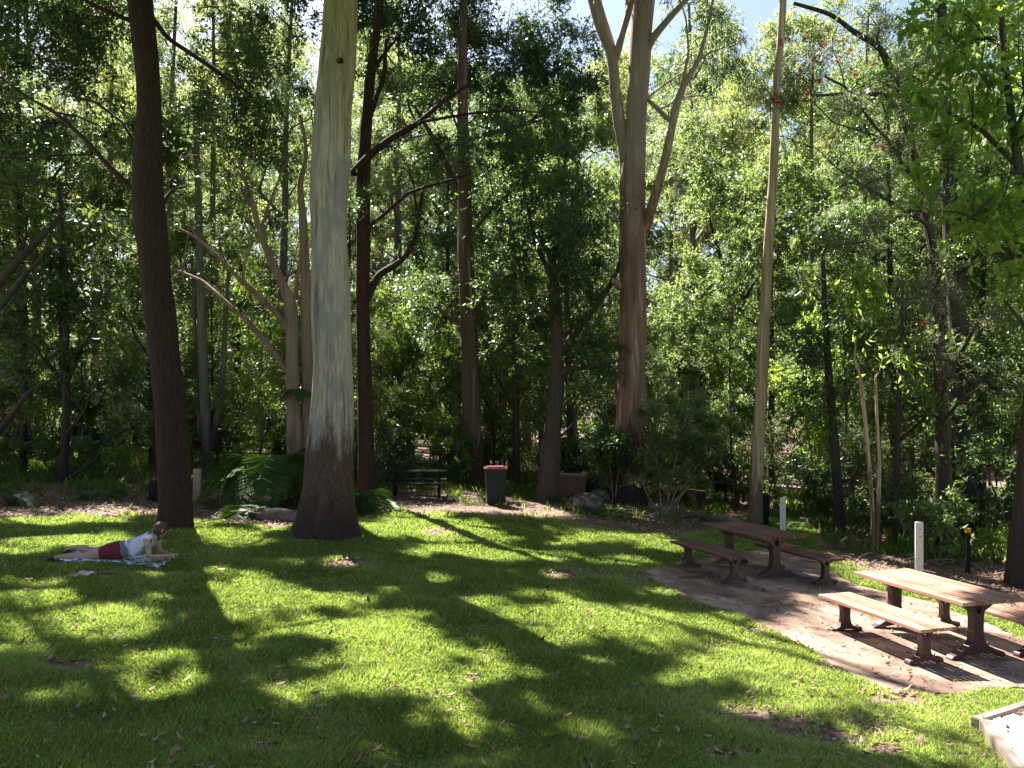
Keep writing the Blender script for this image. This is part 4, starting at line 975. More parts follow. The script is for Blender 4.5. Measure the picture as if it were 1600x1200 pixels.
protos = [
    local_tree('slender grey-trunked gum', 20, 0.20, M['greybark'], M['leaf_euc'], 0.42, 3.4, 20, 1.25, dict(leaf=0.16, wid=0.24, droop=.7, dens=1.3, per_twig=17), 1),
    local_tree('dark-trunked bushy tree', 14, 0.15, M['darkbark'], M['leaf_mid'], 0.22, 3.0, 24, 1.2, dict(leaf=0.15, dens=1.3, per_twig=17), 2),
    local_tree('narrow yellow-green tree', 22, 0.18, M['greybark'], M['leaf_yellow'], 0.45, 3.0, 18, 1.2, dict(leaf=0.16, wid=.3, droop=.6, dens=1.2, per_twig=17), 3),
    local_tree('tall dark-leaved tree', 18, 0.20, M['darkbark'], M['leaf_dark'], 0.28, 3.2, 24, 1.25, dict(leaf=0.15, dens=1.3, per_twig=17), 4),
    local_tree('thin sparse understorey tree', 8, 0.06, M['darkbark'], M['leaf_mid'], 0.30, 1.5, 13, 0.8, dict(leaf=0.13, dens=1.3, per_twig=16), 5),
    local_tree('thin bright-leaved young tree', 7, 0.05, M['greybark'], M['leaf_bright'], 0.25, 1.4, 12, 0.75, dict(leaf=0.13, dens=1.3, per_twig=16), 6),
]
GR = 'trees of the wood behind the clearing'
for p in protos: p['group'] = GR
PL = [p['label'] for p in protos]
rg = random.Random(21)
placed = []
def ok_spot(x, y, md):
    for a, b in placed:
        if (a - x) ** 2 + (b - y) ** 2 < md * md: return False
    return True
used = [False] * len(protos)
def put(k, x, y, s=1.0):
    z = float(gz(x, y)); rz = rg.uniform(0, 6.28)
    placed.append((x, y))
    if not used[k]:
        used[k] = True; o = protos[k]; o.location = (x, y, z); o.rotation_euler = (0, 0, rz); o.scale = (s, s, s)
    else:
        o = copy_tree(protos[k], (x, y, z), rz, s)
    o['label'] = PL[k] + ' ' + where(x, y)
# understorey ring close behind the clearing
cnt = 0
while cnt < 46:
    y = rg.uniform(24, 40); x = rg.uniform(-0.75, 0.75) * y
    if y < 27 and -2.5 < x < 5: continue
    if not ok_spot(x, y, 1.5): continue
    put(rg.choice([4, 4, 5, 4]), x, y, rg.uniform(0.6, 1.05)); cnt += 1
cnt = 0
while cnt < 34:
    y = rg.uniform(28, 42); x = rg.uniform(-0.80, 0.80) * y
    if not ok_spot(x, y, 2.2): continue
    put(rg.choice([1, 1, 3, 0]), x, y, rg.uniform(0.6, 0.9)); cnt += 1
cnt = 0
while cnt < 72:
    y = rg.uniform(42, 80); x = rg.uniform(-0.80, 0.80) * y
    if not ok_spot(x, y, 2.6): continue
    k = rg.choice([0, 2, 2, 3, 1, 0])
    s = (3 + rg.uniform(.38, .50) * y) / {0: 21, 1: 15, 2: 23, 3: 19}[k]
    if k == 1: s *= .8
    put(k, x, y, s); cnt += 1
for (px_, y, k) in [(260, 33, 0), (335, 36, 2), (1085, 37, 0), (1265, 35, 2), (620, 39, 0), (60, 34, 0), (170, 39, 2), (1350, 38, 0), (1500, 36, 2), (440, 36, 0)]:
    x = (px_ - 800) / F * y
    put(k, x, y, (3 + .53 * y) / {0: 20.5, 2: 22.5}[k])
# side trees, outside and at the left edge, that frame the clearing (D 16-27, left & right)
for (x, y, k, s) in [(-15.5, 21, 3, .8), (-18, 25, 1, .9), (-13.2, 23.5, 4, .9), (-11.5, 25.5, 1, .75), (-9.5, 25.5, 4, .8), (-16.5, 27, 3, .9), (15.5, 20.5, 3, .8), (13.8, 23.5, 1, .8), (17, 25, 3, .95), (12.5, 26, 3, .8), (10.4, 24.6, 4, .9), (9, 27.5, 1, .8), (18.5, 19, 1, .9), (-6.3, 27, 4, .9), (8.7, 23.2, 5, .8)]:
    put(k, x, y, s)

# low shrubs round the edge
def local_shrub(name, label, r, h, lm_, fol, seed):
    rg2 = random.Random(seed)
    base = (0, 0, 0)
    blobs = []; tubes = []
    for k in range(9):
        a = rg2.uniform(0, 6.28); q = r * rg2.uniform(0.1, .8); z = h * rg2.uniform(0.25, 0.95)
        blobs.append((math.cos(a) * q, math.sin(a) * q, z, r * rg2.uniform(.28, .42), 1.3))
    for k in range(6):
        a = rg2.uniform(0, 6.28); q = r * 0.6
        tubes.append([[np.array([0, 0, -.1]), np.array([math.cos(a) * q * .4, math.sin(a) * q * .4, h * .4]), np.array([math.cos(a) * q, math.sin(a) * q, h * .85])], [0.022, 0.015, 0.006], 6])
    f = dict(fol); f['prune'] = False
    root = empty(name, (0, 0, 0), label, 'shrub')
    V, Q = merge([tube(*t_) for t_ in tubes]); raw_mesh('stem', V, Q, M['twig'], root, smooth=True)
    V, T, ti = foliage(blobs, seed=seed, **f); raw_mesh('foliage', V, T, lm_, root, attrs={'tint': ti})
    return root
shr = [local_shrub('shrub', 'leafy mid-green shrub', 1.1, 1.9, M['leaf_mid'], dict(leaf=0.12, dens=2.2, twig=.35), 31),
       local_shrub('shrub', 'dark glossy shrub', 1.2, 2.3, M['leaf_dark'], dict(leaf=0.14, dens=2.2, twig=.35), 32),
       local_shrub('shrub', 'bright green shrub', 0.9, 1.5, M['leaf_bright'], dict(leaf=0.13, dens=2.0, twig=.35), 33),
       local_shrub('shrub', 'grey feathery shrub', 1.3, 2.6, M['leaf_grey'], dict(leaf=0.09, wid=.2, dens=2.6, twig=.4, per_twig=22), 34)]
sused = [False] * 4
SL = [p['label'] for p in shr]
def put_shrub(k, x, y, s, sz=None, label=None, group='shrubs round the edge of the wood'):
    z = float(gz(x, y)) - 0.03; rz = rg.uniform(0, 6.28)
    if not sused[k] and label is None:
        sused[k] = True; o = shr[k]; o.location = (x, y, z); o.rotation_euler = (0, 0, rz); o.scale = (s, s, s); o['group'] = group
    else:
        o = copy_tree(shr[k], (x, y, z), rz, s, label, group)
    o['label'] = label or (SL[k] + ' ' + where(x, y))
    return o
for _ in range(75):
    y = rg.uniform(25.5, 38); x = rg.uniform(-.72, .72) * y
    put_shrub(rg.choice([0, 1, 2, 0, 1, 3]), x, y, rg.uniform(.6, 1.15))
for (x, y, k, s) in [(-13.5, 20.6, 2, .7), (-12.4, 22.0, 0, .9), (-11, 22.4, 2, .6), (-14.8, 21.5, 1, 1.1), (-9.9, 23.6, 0, .7), (-8.6, 24.5, 2, .6), (-12.9, 24.5, 1, 1.2), (-10.6, 24.6, 3, .9),
                     (-3.9, 24.6, 1, .9), (-4.9, 25.6, 0, .9), (-2.9, 26.2, 2, .6), (-1.9, 25.8, 1, .7),
                     (9.3, 19.2, 1, .8), (10.8, 20.0, 0, .9), (8.4, 21.4, 1, .9), (12.4, 19.6, 1, 1.1), (10.6, 17.4, 2, .55), (12.2, 17.4, 3, .9), (9.6, 22.8, 3, 1.0), (11.6, 22.5, 1, 1.2), (13.6, 21.3, 0, 1.1), (7.7, 24.2, 3, 1.1), (6.3, 27, 3, 1.1), (7.2, 26.0, 1, .9), (12.6, 15.6, 1, .7), (11.5, 16.0, 0, .55)]:
    put_shrub(k, x, y, s)
# the twiggy bush right of the forked gum
def named_blob_shrub(name, label, D, base_px, blobs, lm_, fol, stems):
    x, y = W(*base_px)
    base = np.array([x, y, float(gz(x, y))])
    root = empty(name, base, label, 'shrub')
    tt = [tube(px_tube(s_, D)[0], px_tube(s_, D)[1], 6, rough=0.02) for s_ in stems]
    V, Q = merge(tt); raw_mesh('stem', V - base, Q, M['twig'], root, smooth=True)
    V, T, ti = foliage(blobs, seed=len(label), prune=False, **{**fol, 'dens': fol.get('dens', 1) * 11}); raw_mesh('foliage', V - base, T, lm_, root, attrs={'tint': ti})
named_blob_shrub('shrub', 'twiggy olive shrub with bare lower stems, right of the thick pink-brown gum', 21.2, (1040, 806),
    [B(1030, 640, 21, 26, 1.2), B(1060, 690, 21, 30, 1.1), B(1020, 700, 21, 22, .9), B(1100, 700, 21.3, 28, 1.1), B(1045, 740, 20.8, 22, .7), B(1090, 745, 21.6, 18, .6), B(1130, 670, 21.8, 28, 1), B(1075, 640, 21.6, 26, 1), B(1000, 745, 21, 14, .5)], M['leaf_euc'], dict(leaf=0.10, wid=.3, dens=1.6, twig=.35),
    [[(1035, 806, 4), (1030, 760, 3), (1024, 700, 3), (1030, 640, 2)], [(1040, 806, 4), (1048, 750, 3), (1062, 690, 2), (1075, 640, 2)], [(1050, 806, 4), (1070, 760, 3), (1100, 710, 2), (1130, 670, 2)], [(1030, 806, 3), (1010, 770, 3), (1000, 745, 2)], [(1044, 806, 3), (1056, 765, 3), (1090, 745, 2)], [(1036, 806, 5), (1060, 778, 4), (1085, 752, 2)]])
named_blob_shrub('shrub', 'leafy bush hugging the left side of the forked gum base', 23.2, (958, 792),
    [B(965, 690, 22.9, 16, 1.2), B(985, 720, 22.8, 14, 1), B(940, 700, 23.4, 20, 1), B(950, 740, 23.3, 16, .8)], M['leaf_dark'], dict(leaf=0.11, dens=1.5, twig=.3),
    [[(958, 792, 4), (955, 740, 3), (945, 700, 2)], [(960, 792, 4), (966, 740, 3), (965, 690, 2)]])
named_blob_shrub('shrub', 'pale-leaved bush beside the dark picnic table under the trees', 24.2, (600, 778),
    [B(600, 735, 24, 20, 1.2), B(625, 745, 24.4, 18, 1), B(640, 720, 25, 20, 1), B(612, 700, 25, 22, 1)], M['leaf_grey'], dict(leaf=0.15, wid=.4, dens=1.3, twig=.3),
    [[(600, 778, 4), (600, 735, 2)], [(602, 778, 4), (622, 740, 2)], [(602, 778, 3), (638, 716, 2)]])
named_blob_shrub('shrub', 'low pale-edged leafy plant behind the near white post', 16.8, (1465, 880),
    [B(1440, 800, 16.8, 20, .8), B(1470, 820, 16.6, 20, .8), B(1500, 850, 16.4, 16, .6), B(1420, 790, 17, 16, .6), B(1480, 780, 17, 18, .6)], M['leaf_mid'], dict(leaf=0.15, wid=.4, dens=1.0, twig=.35, droop=.6),
    [[(1465, 880, 3), (1450, 840, 2), (1440, 800, 2)], [(1467, 880, 3), (1472, 820, 2)], [(1469, 880, 3), (1500, 850, 2)]])

# ferns -------------------------------------------------------------
def fern(name, label, base, n, length, seed, rise=0.9, trunk_h=0.0, pin=0.16):
    rg2 = np.random.default_rng(seed)
    root = empty(name, base, label, 'fern')
    if trunk_h:
        V, Q = tube([np.array([0, 0, -.2]), np.array([0, 0, trunk_h * .5]), np.array([0, 0, trunk_h])], [0.16, 0.12, 0.1], 10, rough=.15)
        raw_mesh('trunk', V, Q, M['darkbark'], root, smooth=True)
    for k in range(n):
        a = rg2.uniform(0, 2 * np.pi); L = length * rg2.uniform(.7, 1.15); up = rise * rg2.uniform(.5, 1.2)
        t = np.linspace(0, 1, 60)
        rr = L * (t * 0.9); zz = trunk_h + L * (up * t - (up + .55) * t ** 2 * 0.9)
        mid = np.stack([np.cos(a) * rr, np.sin(a) * rr, zz], -1)
        tan = unit(np.gradient(mid, axis=0)); sd = np.array([-np.sin(a), np.cos(a), 0])
        pl = pin * L * np.sin(np.pi * np.clip(t * .92 + .08, 0, 1)) ** 0.7 * 1.6
        pos, d, s_, ll = [], [], [], []
        for sgn in (-1, 1):
            dd = unit(sd * sgn + tan * 0.45 + np.array([0, 0, -.15]) + rg2.normal(0, .06, (60, 3)))
            pos.append(mid); d.append(dd); s_.append(unit(np.cross(dd, np.array([0, 0, 1.0])[None].repeat(60, 0)))); ll.append(pl)
        pos, d, s_, ll = map(np.concatenate, (pos, d, s_, ll))
        V, T = leaf_quads(pos, d, s_, ll, np.full(len(ll), L * 0.017), 0.12)
        V2, Q2 = tube(mid[::6], np.linspace(.012, .003, len(mid[::6])), 4, rough=0)
        me_n = 'frond'
        Tq = T + 0
        Vall = np.concatenate([V, V2]); 
        raw_mesh(me_n, Vall, [Tq, Q2 + len(V)], M['leaf_fern'], root, attrs={'tint': np.clip(rg2.normal(.5, .15) + rg2.normal(0, .08, len(Vall)), 0, 1)})
    return root
fx, fy = W(420, 800)
fern('tree_fern', 'large tree fern with arching fronds left of the big gum', (fx, fy + .6, float(gz(fx, fy + .6))), 46, 1.9, 1, 1.25, trunk_h=0.7, pin=.2)
fx, fy = W(556, 800)
fern('fern', 'fern with arching fronds peeping out behind the right side of the big gum', (fx, fy + .2, float(gz(fx, fy + .2))), 26, 1.4, 2, 1.5, pin=.2)
fx, fy = W(392, 806)
fern('fern', 'low fern at the foot of the tree fern, on the litter', (fx, fy, float(gz(fx, fy))), 22, 1.1, 3, 1.1, pin=.2)
q = P(462, 610, 18.2)
fern('staghorn_fern', 'hanging epiphyte fern clump clasping the pale many-stemmed trunk', (q[0], q[1], q[2]), 18, .65, 5, .35, pin=.14)
for k, (a, b, s, lab) in enumerate([(20, 790, .9, 'strappy light green plant at the far left edge of the litter path'), (140, 782, .6, 'strappy green plant at the back of the litter path'), (175, 780, .7, 'strappy lit green plant left of the dark hump-topped stump'),
                         (1340, 830, .4, 'small fern in the shade behind the pale sapling stems'), (1250, 826, .45, 'small fern in the shade behind the far white post')]):
    fx, fy = W(a, b); fern('fern', lab, (fx, fy, float(gz(fx, fy))), 12, s, 10 + k, 1.6, pin=.1)

# ground cover: rough tufts under the trees (uncountable)
def tufts():
    n0 = 60000
    y = rng.uniform(17, 36, n0); x = (rng.random(n0) - .5) * 1.5 * y
    px, py = topx(x, y)
    e = np.interp(px, EDGE[:, 0], EDGE[:, 1])
    dens = np.where(py < e - 14, 0.12 + .45 * (np.sin(x * 1.3 + 2 * np.sin(y * .8)) > 0.3), 0.0)
    dens = np.where((y > 25) & (np.sin(x * 1.3 + 2 * np.sin(y * .8)) > .2), .6, dens)
    dens = np.where((px < 700) & (py > 768), .02, dens)
    dens = np.where((px >= 700) & (px < 1100) & (py > 775), dens * .35, dens)
    k = rng.random(n0) < dens * .6
    x, y = x[k], y[k]; n = len(x)
    m = 7
    pos = np.stack([x, y, gz(x, y)], -1)[:, None] + rng.normal(0, .05, (n, m, 3)) * np.array([1, 1, 0])
    d = unit(rng.normal(0, .5, (n, m, 3)) * np.array([1, 1, 0]) + np.array([0, 0, 1.0]))
    pos = pos.reshape(-1, 3); d = d.reshape(-1, 3)
    s = unit(np.cross(d, rng.normal(0, 1, d.shape)))
    L = rng.uniform(.08, .32, len(pos))
    V, T = leaf_quads(pos, d, s, L, np.full(len(pos), .025), .2)
    o = raw_mesh('ground_cover', V, T, M['leaf_fern'], attrs={'tint': np.repeat(np.clip(rng.normal(.55, .2, len(pos)), 0, 1), 4)})
    tag(o, 'rough grass and seedlings growing under the trees', 'ground cover', kind='stuff')
tufts()

# far-off wood that reads as one mass
def far_wood():
    rg2 = np.random.default_rng(9)
    n = 700
    y = rg2.uniform(78, 120, n); x = rg2.uniform(-.8, .8, n) * y; z = rg2.uniform(-1, 17, n)
    blobs = [(x[k], y[k], z[k], rg2.uniform(1.8, 3.4), .10) for k in range(n)]
    V, T, ti = foliage(blobs, leaf=0.55, wid=.5, dens=1.6, per_twig=9, twig=1.2, seed=8, prune=False)
    o = raw_mesh('distant_forest', V, T, M['leaf_mid'], attrs={'tint': ti})
    tag(o, 'far-off mass of sunlit forest closing the view', 'forest', kind='stuff')
far_wood()

# sticks and brush piles -------------------------------------------------
def brush(name, label, cpx, spread, n, seed, size=(0.4, 1.3)):
    rg2 = random.Random(seed)
    x0, y0 = W(*cpx); z0 = float(gz(x0, y0))
    parts = []
    for k in range(n):
        x = rg2.gauss(0, spread); y = rg2.gauss(0, spread * .6); a = rg2.uniform(0, 3.14); L = rg2.uniform(*size); r = rg2.uniform(.006, .018)
        z = rg2.uniform(0.02, .22) * math.exp(-(x * x) / (spread * spread * 2)); t_ = rg2.uniform(-.25, .35)
        p0 = np.array([x, y, z]); dv = np.array([math.cos(a), math.sin(a) * .6, t_]) * L / 2
        zz = float(gz(x0 + x, y0 + y)) - z0
        p0[2] += zz
        parts.append(tube([p0 - dv, p0 + np.array([0, 0, .03]), p0 + dv], [r, r * .9, r * .5], 5, rough=0))
    V, Q = merge(parts)
    o = raw_mesh(name, V, Q, M['twig'], smooth=True); o.location = (x0, y0, z0)
    tag(o, label, 'branches', kind='stuff')
brush('brush_pile', 'heap of dead sticks and bark around the foot of the pink-brown gum', (1000, 806), 1.0, 90, 1)
brush('brush_pile', 'dead sticks lying in the litter left of the big gum', (390, 806), .7, 45, 2, (.3, .9))
brush('brush_pile', 'bark and sticks in the litter strip behind the tables', (1420, 885), 1.2, 40, 3, (.15, .6))
brush('brush_pile', 'low line of bark and sticks at the lawn edge left of the shaded table', (1075, 815), .7, 50, 4, (.2, .8))

# ------------------------------------------------------------------ picnic furniture
def pedestal(h, foot, topw, col, name, parent, x, th=0.085, mat=None):
    ht = h
    pr = [(0, 0.10 * h), (foot * .45, 0.075 * h), (foot * .75, .02), (foot * .80, 0), (foot, 0), (foot, .035), (foot * .93, .06), (foot * .70, 0.11 * h + .01), (foot * .42, 0.20 * h), (col * 1.25, 0.29 * h), (col, 0.42 * h),
          (col, 0.68 * h), (col * 1.15, 0.80 * h), (topw * .55, 0.90 * h), (topw * .85, 0.955 * h), (topw, 0.975 * h), (topw, h), (0, h)]
    hc, hr = 0.85 * h, min(0.045, col * .55); hh = hr * 1.4
    pr += [(0, hc + hh), (hr * .75, hc + hh * .7), (hr, hc), (hr * .75, hc - hh * .7), (0, hc - hh)]
    mb = MB()
    mb.extrude_x(pr, -th / 2, th / 2)
    mb.extrude_x([(-a, b) for a, b in pr], -th / 2, th / 2)
    bmesh.ops.remove_doubles(mb.bm, verts=mb.bm.verts[:], dist=1e-5)
    # ribs that make the casting read as flanged, and bolts on the feet
    o = mb.build(name, mat or M['iron'], parent, bevel=0.006)
    o.location = (x, 0, 0)
    return o

def slat_top(name, L, Wd, n, z, th, mat, parent, gap=0.010, pairs=2):
    mb = MB()
    w = (Wd - gap * (n - 1)) / n
    rg2 = random.Random(n)
    for k in range(n):
        y = -Wd / 2 + w / 2 + k * (w + gap)
        mb.box((rg2.uniform(-.004, .004), y, z - th / 2 + rg2.uniform(-.0015, .0015)), (L, w, th), bevel=0.004)
    return mb.build(name, mat, parent)

def make_bench(loc, rz, label, mat, group=None, L=1.8):
    r = empty('bench', loc, label, 'bench', group, rz)
    slat_top('seat', L, 0.50, 6, 0.46, 0.04, mat, r)
    for sx in (-1, 1):
        pd = pedestal(0.42, 0.24, 0.21, 0.055, 'pedestal', r, sx * (L / 2 - .22), .09)
    return r
def make_table(loc, rz, label, mat, group=None, L=1.85):
    r = empty('picnic_table', loc, label, 'table', group, rz)
    slat_top('tabletop', L, 0.90, 9, 0.75, 0.045, mat, r)
    for sx in (-1, 1):
        pedestal(0.705, 0.40, 0.37, 0.075, 'pedestal', r, sx * (L / 2 - .26), .10)
    MB().box((0, 0, 0.62), (L - .62, 0.05, 0.10), bevel=.005).build('rail', M['iron'], r)
    return r
M['slat'].node_tree.nodes  # grain runs along the local x of furniture
for mname in ('slat', 'slat_dark', 'edgewood'):
    for nd in M[mname].node_tree.nodes:
        if nd.type == 'MAPPING': nd.inputs['Scale'].default_value = (1.6, 30, 30)
def pad_loc(x, y): return (x, y, pad_z(x, y))
def ang(u): return math.atan2(u[1], u[0])
a1 = ang((0.27, -0.963)); a2 = ang((0.345, -0.938))
GF = 'slatted picnic tables and benches on the concrete pad'
z = pad_z
make_table(pad_loc(5.40, 10.22), a1, 'sunlit slatted picnic table on the concrete pad, nearest the camera', M['slat'], None)
make_bench(pad_loc(4.58, 9.86), a1, 'sunlit slatted bench in front of the nearest picnic table', M['slat'], None)
make_bench(pad_loc(6.25, 10.52), a1, 'sunlit bench behind the nearest picnic table, cut by the right edge', M['slat'], None)
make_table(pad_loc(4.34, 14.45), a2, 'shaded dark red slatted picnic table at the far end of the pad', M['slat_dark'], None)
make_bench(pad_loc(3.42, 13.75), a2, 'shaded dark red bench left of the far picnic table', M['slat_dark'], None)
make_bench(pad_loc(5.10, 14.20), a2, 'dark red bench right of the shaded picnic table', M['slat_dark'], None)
# far set between the trees
def gl(x, y, dz=0.0): return (x, y, float(gz(x, y)) + dz)
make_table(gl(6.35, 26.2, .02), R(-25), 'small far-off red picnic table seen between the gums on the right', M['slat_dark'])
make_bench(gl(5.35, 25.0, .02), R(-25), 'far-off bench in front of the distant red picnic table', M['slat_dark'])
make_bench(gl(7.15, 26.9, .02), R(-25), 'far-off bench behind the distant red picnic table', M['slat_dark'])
# dark table with attached benches beneath the trees, centre-left
x, y = W(652, 777)
r = empty('picnic_table', gl(x, y), 'black picnic table with attached seats in the shade left of the bin', 'table', None, R(4))
slat_top('tabletop', 1.6, 0.66, 6, 0.74, 0.04, M['darktimber'], r)
for sy in (-1, 1):
    mb = MB(); mb.box((0, sy * .62 - .07, .43), (1.6, .13, .035), bevel=.004); mb.box((0, sy * .62 + .07, .43), (1.6, .13, .035), bevel=.004)
    mb.build('seat', M['darktimber'], r)
for sx in (-1, 1):
    mb = MB()
    mb.box((sx * .60, 0, .395), (.05, 1.5, .035))
    mb.box((sx * .60, 0, .685), (.05, .62, .06))
    mb.box((sx * .60, -.20, .345), (.07, .09, .70)); mb.box((sx * .60, .20, .345), (.07, .09, .70))
    mb.build('leg', M['darktimber'], r)

# wheelie bin
x, y = W(774, 789)
r = empty('wheelie_bin', gl(x, y), 'dark wheelie bin with a red lid standing in the litter, centre', 'bin', None, R(6))
mb = MB(); mb.box((0, 0, .50), (.56, .60, .90), taper=.80, bevel=.02); mb.box((0, -.02, .93), (.58, .66, .06), bevel=.01); mb.build('body', M['binbody'], r)
mb = MB(); mb.box((0, -.01, .985), (.61, .72, .05), bevel=.015); mb.box((0, 0, 1.02), (.48, .55, .04), bevel=.015); mb.build('lid', M['binlid'], r)
for sx in (-1, 1): MB().cyl((sx * .27 - .03, .30, .10), (sx * .27 + .03, .30, .10), .10, n=20).build('wheel', M['black'], r)
MB().cyl((-.24, .36, .97), (.24, .36, .97), .016, n=10).build('handle', M['binbody'], r)
x, y = W(806, 787)
o = MB().box((0, 0, .02), (.55, .40, .05), bevel=.01).build('paving_slab', M['concrete']); o.location = gl(x, y, .02); o.rotation_euler = (0, 0, R(8)); tag(o, 'pale paving slab on the ground at the right foot of the bin', 'slab')

# brick barbecue
x, y = W(890, 776)
r = empty('brick_barbecue', gl(x + .1, y + .3), 'brick barbecue with a pale slab top behind the fluted trunk', 'barbecue', None, R(-12))
MB().box((0, 0, .33), (.95, .80, .66), bevel=.01).build('brick_base', M['brick'], r)
MB().box((0, 0, .70), (1.02, .88, .075), bevel=.015).build('slab', M['sandpost'], r)
MB().box((.66, .05, .26), (.30, .70, .52), bevel=.02).build('cabinet', M['darktimber'], r)
MB().box((0, 0, .745), (.6, .5, .015)).build('hotplate', M['darktimber'], r)

# boulder
def boulder(name, label, loc, size, mat, seed, cat='boulder'):
    bm = bmesh.new(); bmesh.ops.create_icosphere(bm, subdivisions=4, radius=1)
    for v in bm.verts:
        p = np.array(v.co)
        k = 1 + .16 * nz3(p, 1.7, seed) + .07 * nz3(p, 4.5, seed + 1) + .03 * nz3(p, 11, seed + 2)
        q = np.clip(p * k, -.82, .82)
        v.co = Vector((q[0] * size[0], q[1] * size[1], q[2] * size[2]))
    me = bpy.data.meshes.new(name); bm.to_mesh(me); bm.free()
    for p in me.polygons: p.use_smooth = True
    me.materials.append(mat); o = bpy.data.objects.new(name, me); C.objects.link(o); o.location = loc
    return tag(o, label, cat)
x, y = W(915, 803)
b_ = boulder('boulder', 'mossy grey boulder with a pale top lying left of the pink-brown gum', gl(x, y + .3, .16), (.55, .42, .40), M['stone'], 3); b_.rotation_euler = (0, R(-14), R(10))
x, y = W(940, 790)
boulder('boulder', 'smaller pale-topped rock against the back of the mossy boulder', gl(x, y + .2, .14), (.34, .3, .36), M['stone'], 8)

# logs
def log(label, a, b, r0, mat, z=.1):
    (x1, y1), (x2, y2) = W(*a), W(*b)
    c = np.array([(x1 + x2) / 2, (y1 + y2) / 2]); c0_ = np.array([c[0], c[1], float(gz(*c))])
    p = [np.array([x1, y1, float(gz(x1, y1)) + z]) - c0_, np.array([c[0] - c0_[0], c[1] - c0_[1], z + .03]), np.array([x2, y2, float(gz(x2, y2)) + z]) - c0_]
    V, Q = tube(p, [r0, r0 * .95, r0 * .8], 12, rough=.12)
    n_ = len(V); k = 12
    V = np.concatenate([V, [V[:k].mean(0)], [V[-k:].mean(0)]])
    caps = np.array([[i, (i + 1) % k, n_] for i in range(k)] + [[n_ - k + (i + 1) % k, n_ - k + i, n_ + 1] for i in range(k)])
    o = raw_mesh('log', V, [Q, caps], mat, smooth=True); o.location = c0_
    return tag(o, label, 'log')
log('fallen pale log lying on the litter against the left of the big gum', (405, 812), (475, 818), .14, M['twig'])
log('small fallen log in the shade beyond the far picnic table', (1105, 815), (1160, 822), .08, M['twig'])
log('thin fallen log lit at the wood edge right of the far white post', (1250, 815), (1310, 826), .07, M['twig'], .06)

# posts
def square_post(px, base_py, h, w, label, mat, rz, holes=True, name='post'):
    x, y = W(px, base_py)
    r = empty(name, gl(x, y), label, 'post', None, rz)
    MB().box((0, 0, h / 2 - .1), (w, w, h + .2), bevel=.008).build('shaft', mat, r)
    if holes:
        for zz in (h - .13, h - .27):
            MB().cyl((0.01, -w / 2 - .004, zz), (0.01, -w / 2 + .01, zz), .013, n=10).build('bolt', M['black'], r)
    return r
square_post(1223, 846, 1.02, .125, 'white square post beside the shaded picnic table', M['postwhite'], R(-14))
square_post(1436, 897, 1.0, .135, 'white square post behind the nearest picnic table', M['postwhite'], R(-20))
square_post(309, 782, .72, .17, 'pinkish stone-coloured post just right of the dark red-brown trunk', M['sandpost'], R(8), False)
# short slanted marker
x, y = W(1317, 862)
r = empty('marker_stake', gl(x, y), 'short slanted brown marker stake in the grass beyond the pad', 'post', None, R(-20))
MB().box((0, 0, .12), (.10, .06, .30), bevel=.005).build('stake', M['brownpost'], r)
MB().box((.02, -.01, .28), (.17, .10, .03), ry=R(-35), bevel=.004).build('cap', M['sandpost'], r)
x, y = W(1512, 897)
r = empty('marker_stake', gl(x, y), 'dark stake with a yellow cap at the edge of the wood', 'post')
MB().box((0, 0, .38), (.075, .075, .86), bevel=.005).build('stake', M['darktimber'], r)
MB().box((0, 0, .85), (.10, .09, .09), bevel=.01).build('cap', M['yellow'], r)
x, y = W(1206, 826)
o = MB().box((0, 0, .33), (.34, .30, .95), bevel=.03).build('stump', M['darktimber']); o.location = gl(x, y + .9); o.rotation_euler = (0, 0, R(20)); tag(o, 'square black charred stump behind the far white post', 'stump')
x, y = W(245, 782)
mb = MB().cyl((0, 0, -.1), (0, 0, .38), .21, .19, 18); mb.ball((0, 0, .36), .205, 18, (1, 1, .6)); o = mb.build('stump', M['darktimber'], smooth=True); o.location = gl(x + .02, y); tag(o, 'dark round-topped stump half hidden left of the red-brown trunk', 'stump')

# ------------------------------------------------------------------ the person on the towel
DP = 11.2
def pp(px, py, dd=0.0):
    return P(px, py, DP + dd)
tx, ty = W(190, 884)
# towel: rumpled cloth following the ground
u_, v_ = np.meshgrid(np.linspace(-.5, .5, 90), np.linspace(-.5, .5, 60))
(xa, ya), (xb, yb), (xc_, yc_), (xd, yd) = W(110, 888), W(272, 878), W(250, 866), W(105, 876)
ccx = np.array([xa, xb, xc_, xd]).mean(); ccy = np.array([ya, yb, yc_, yd]).mean()
tw_dir = np.array([1.0, 0.14]); tw_dir /= np.linalg.norm(tw_dir); tw_n = np.array([-tw_dir[1], tw_dir[0]])
TX = ccx + tw_dir[0] * u_ * 1.32 + tw_n[0] * v_ * .72 + .02 * np.sin(v_ * 19); TY = ccy - .02 + tw_dir[1] * u_ * 1.42 + tw_n[1] * v_ * .72 + .02 * np.sin(u_ * 23)
TZ = gz(TX, TY) + .045 + .012 * np.sin(u_ * 34 + 3 * np.sin(v_ * 9)) * np.sin(v_ * 17 + u_ * 11) + .008 * np.sin(v_ * 47 + u_ * 20)
tb0 = np.array([ccx, ccy, float(gz(ccx, ccy))])
i = np.arange(59)[:, None] * 90 + np.arange(89)[None]
o = raw_mesh('towel', np.stack([TX, TY, TZ], -1).reshape(-1, 3) - tb0, np.stack([i, i + 1, i + 91, i + 90], -1).reshape(-1, 4), M['towel'], smooth=True)
o.location = tb0
sd_ = o.modifiers.new('thickness', 'SOLIDIFY'); sd_.thickness = .012
tag(o, 'rumpled blue and white patterned towel spread on the lawn under the person', 'towel')

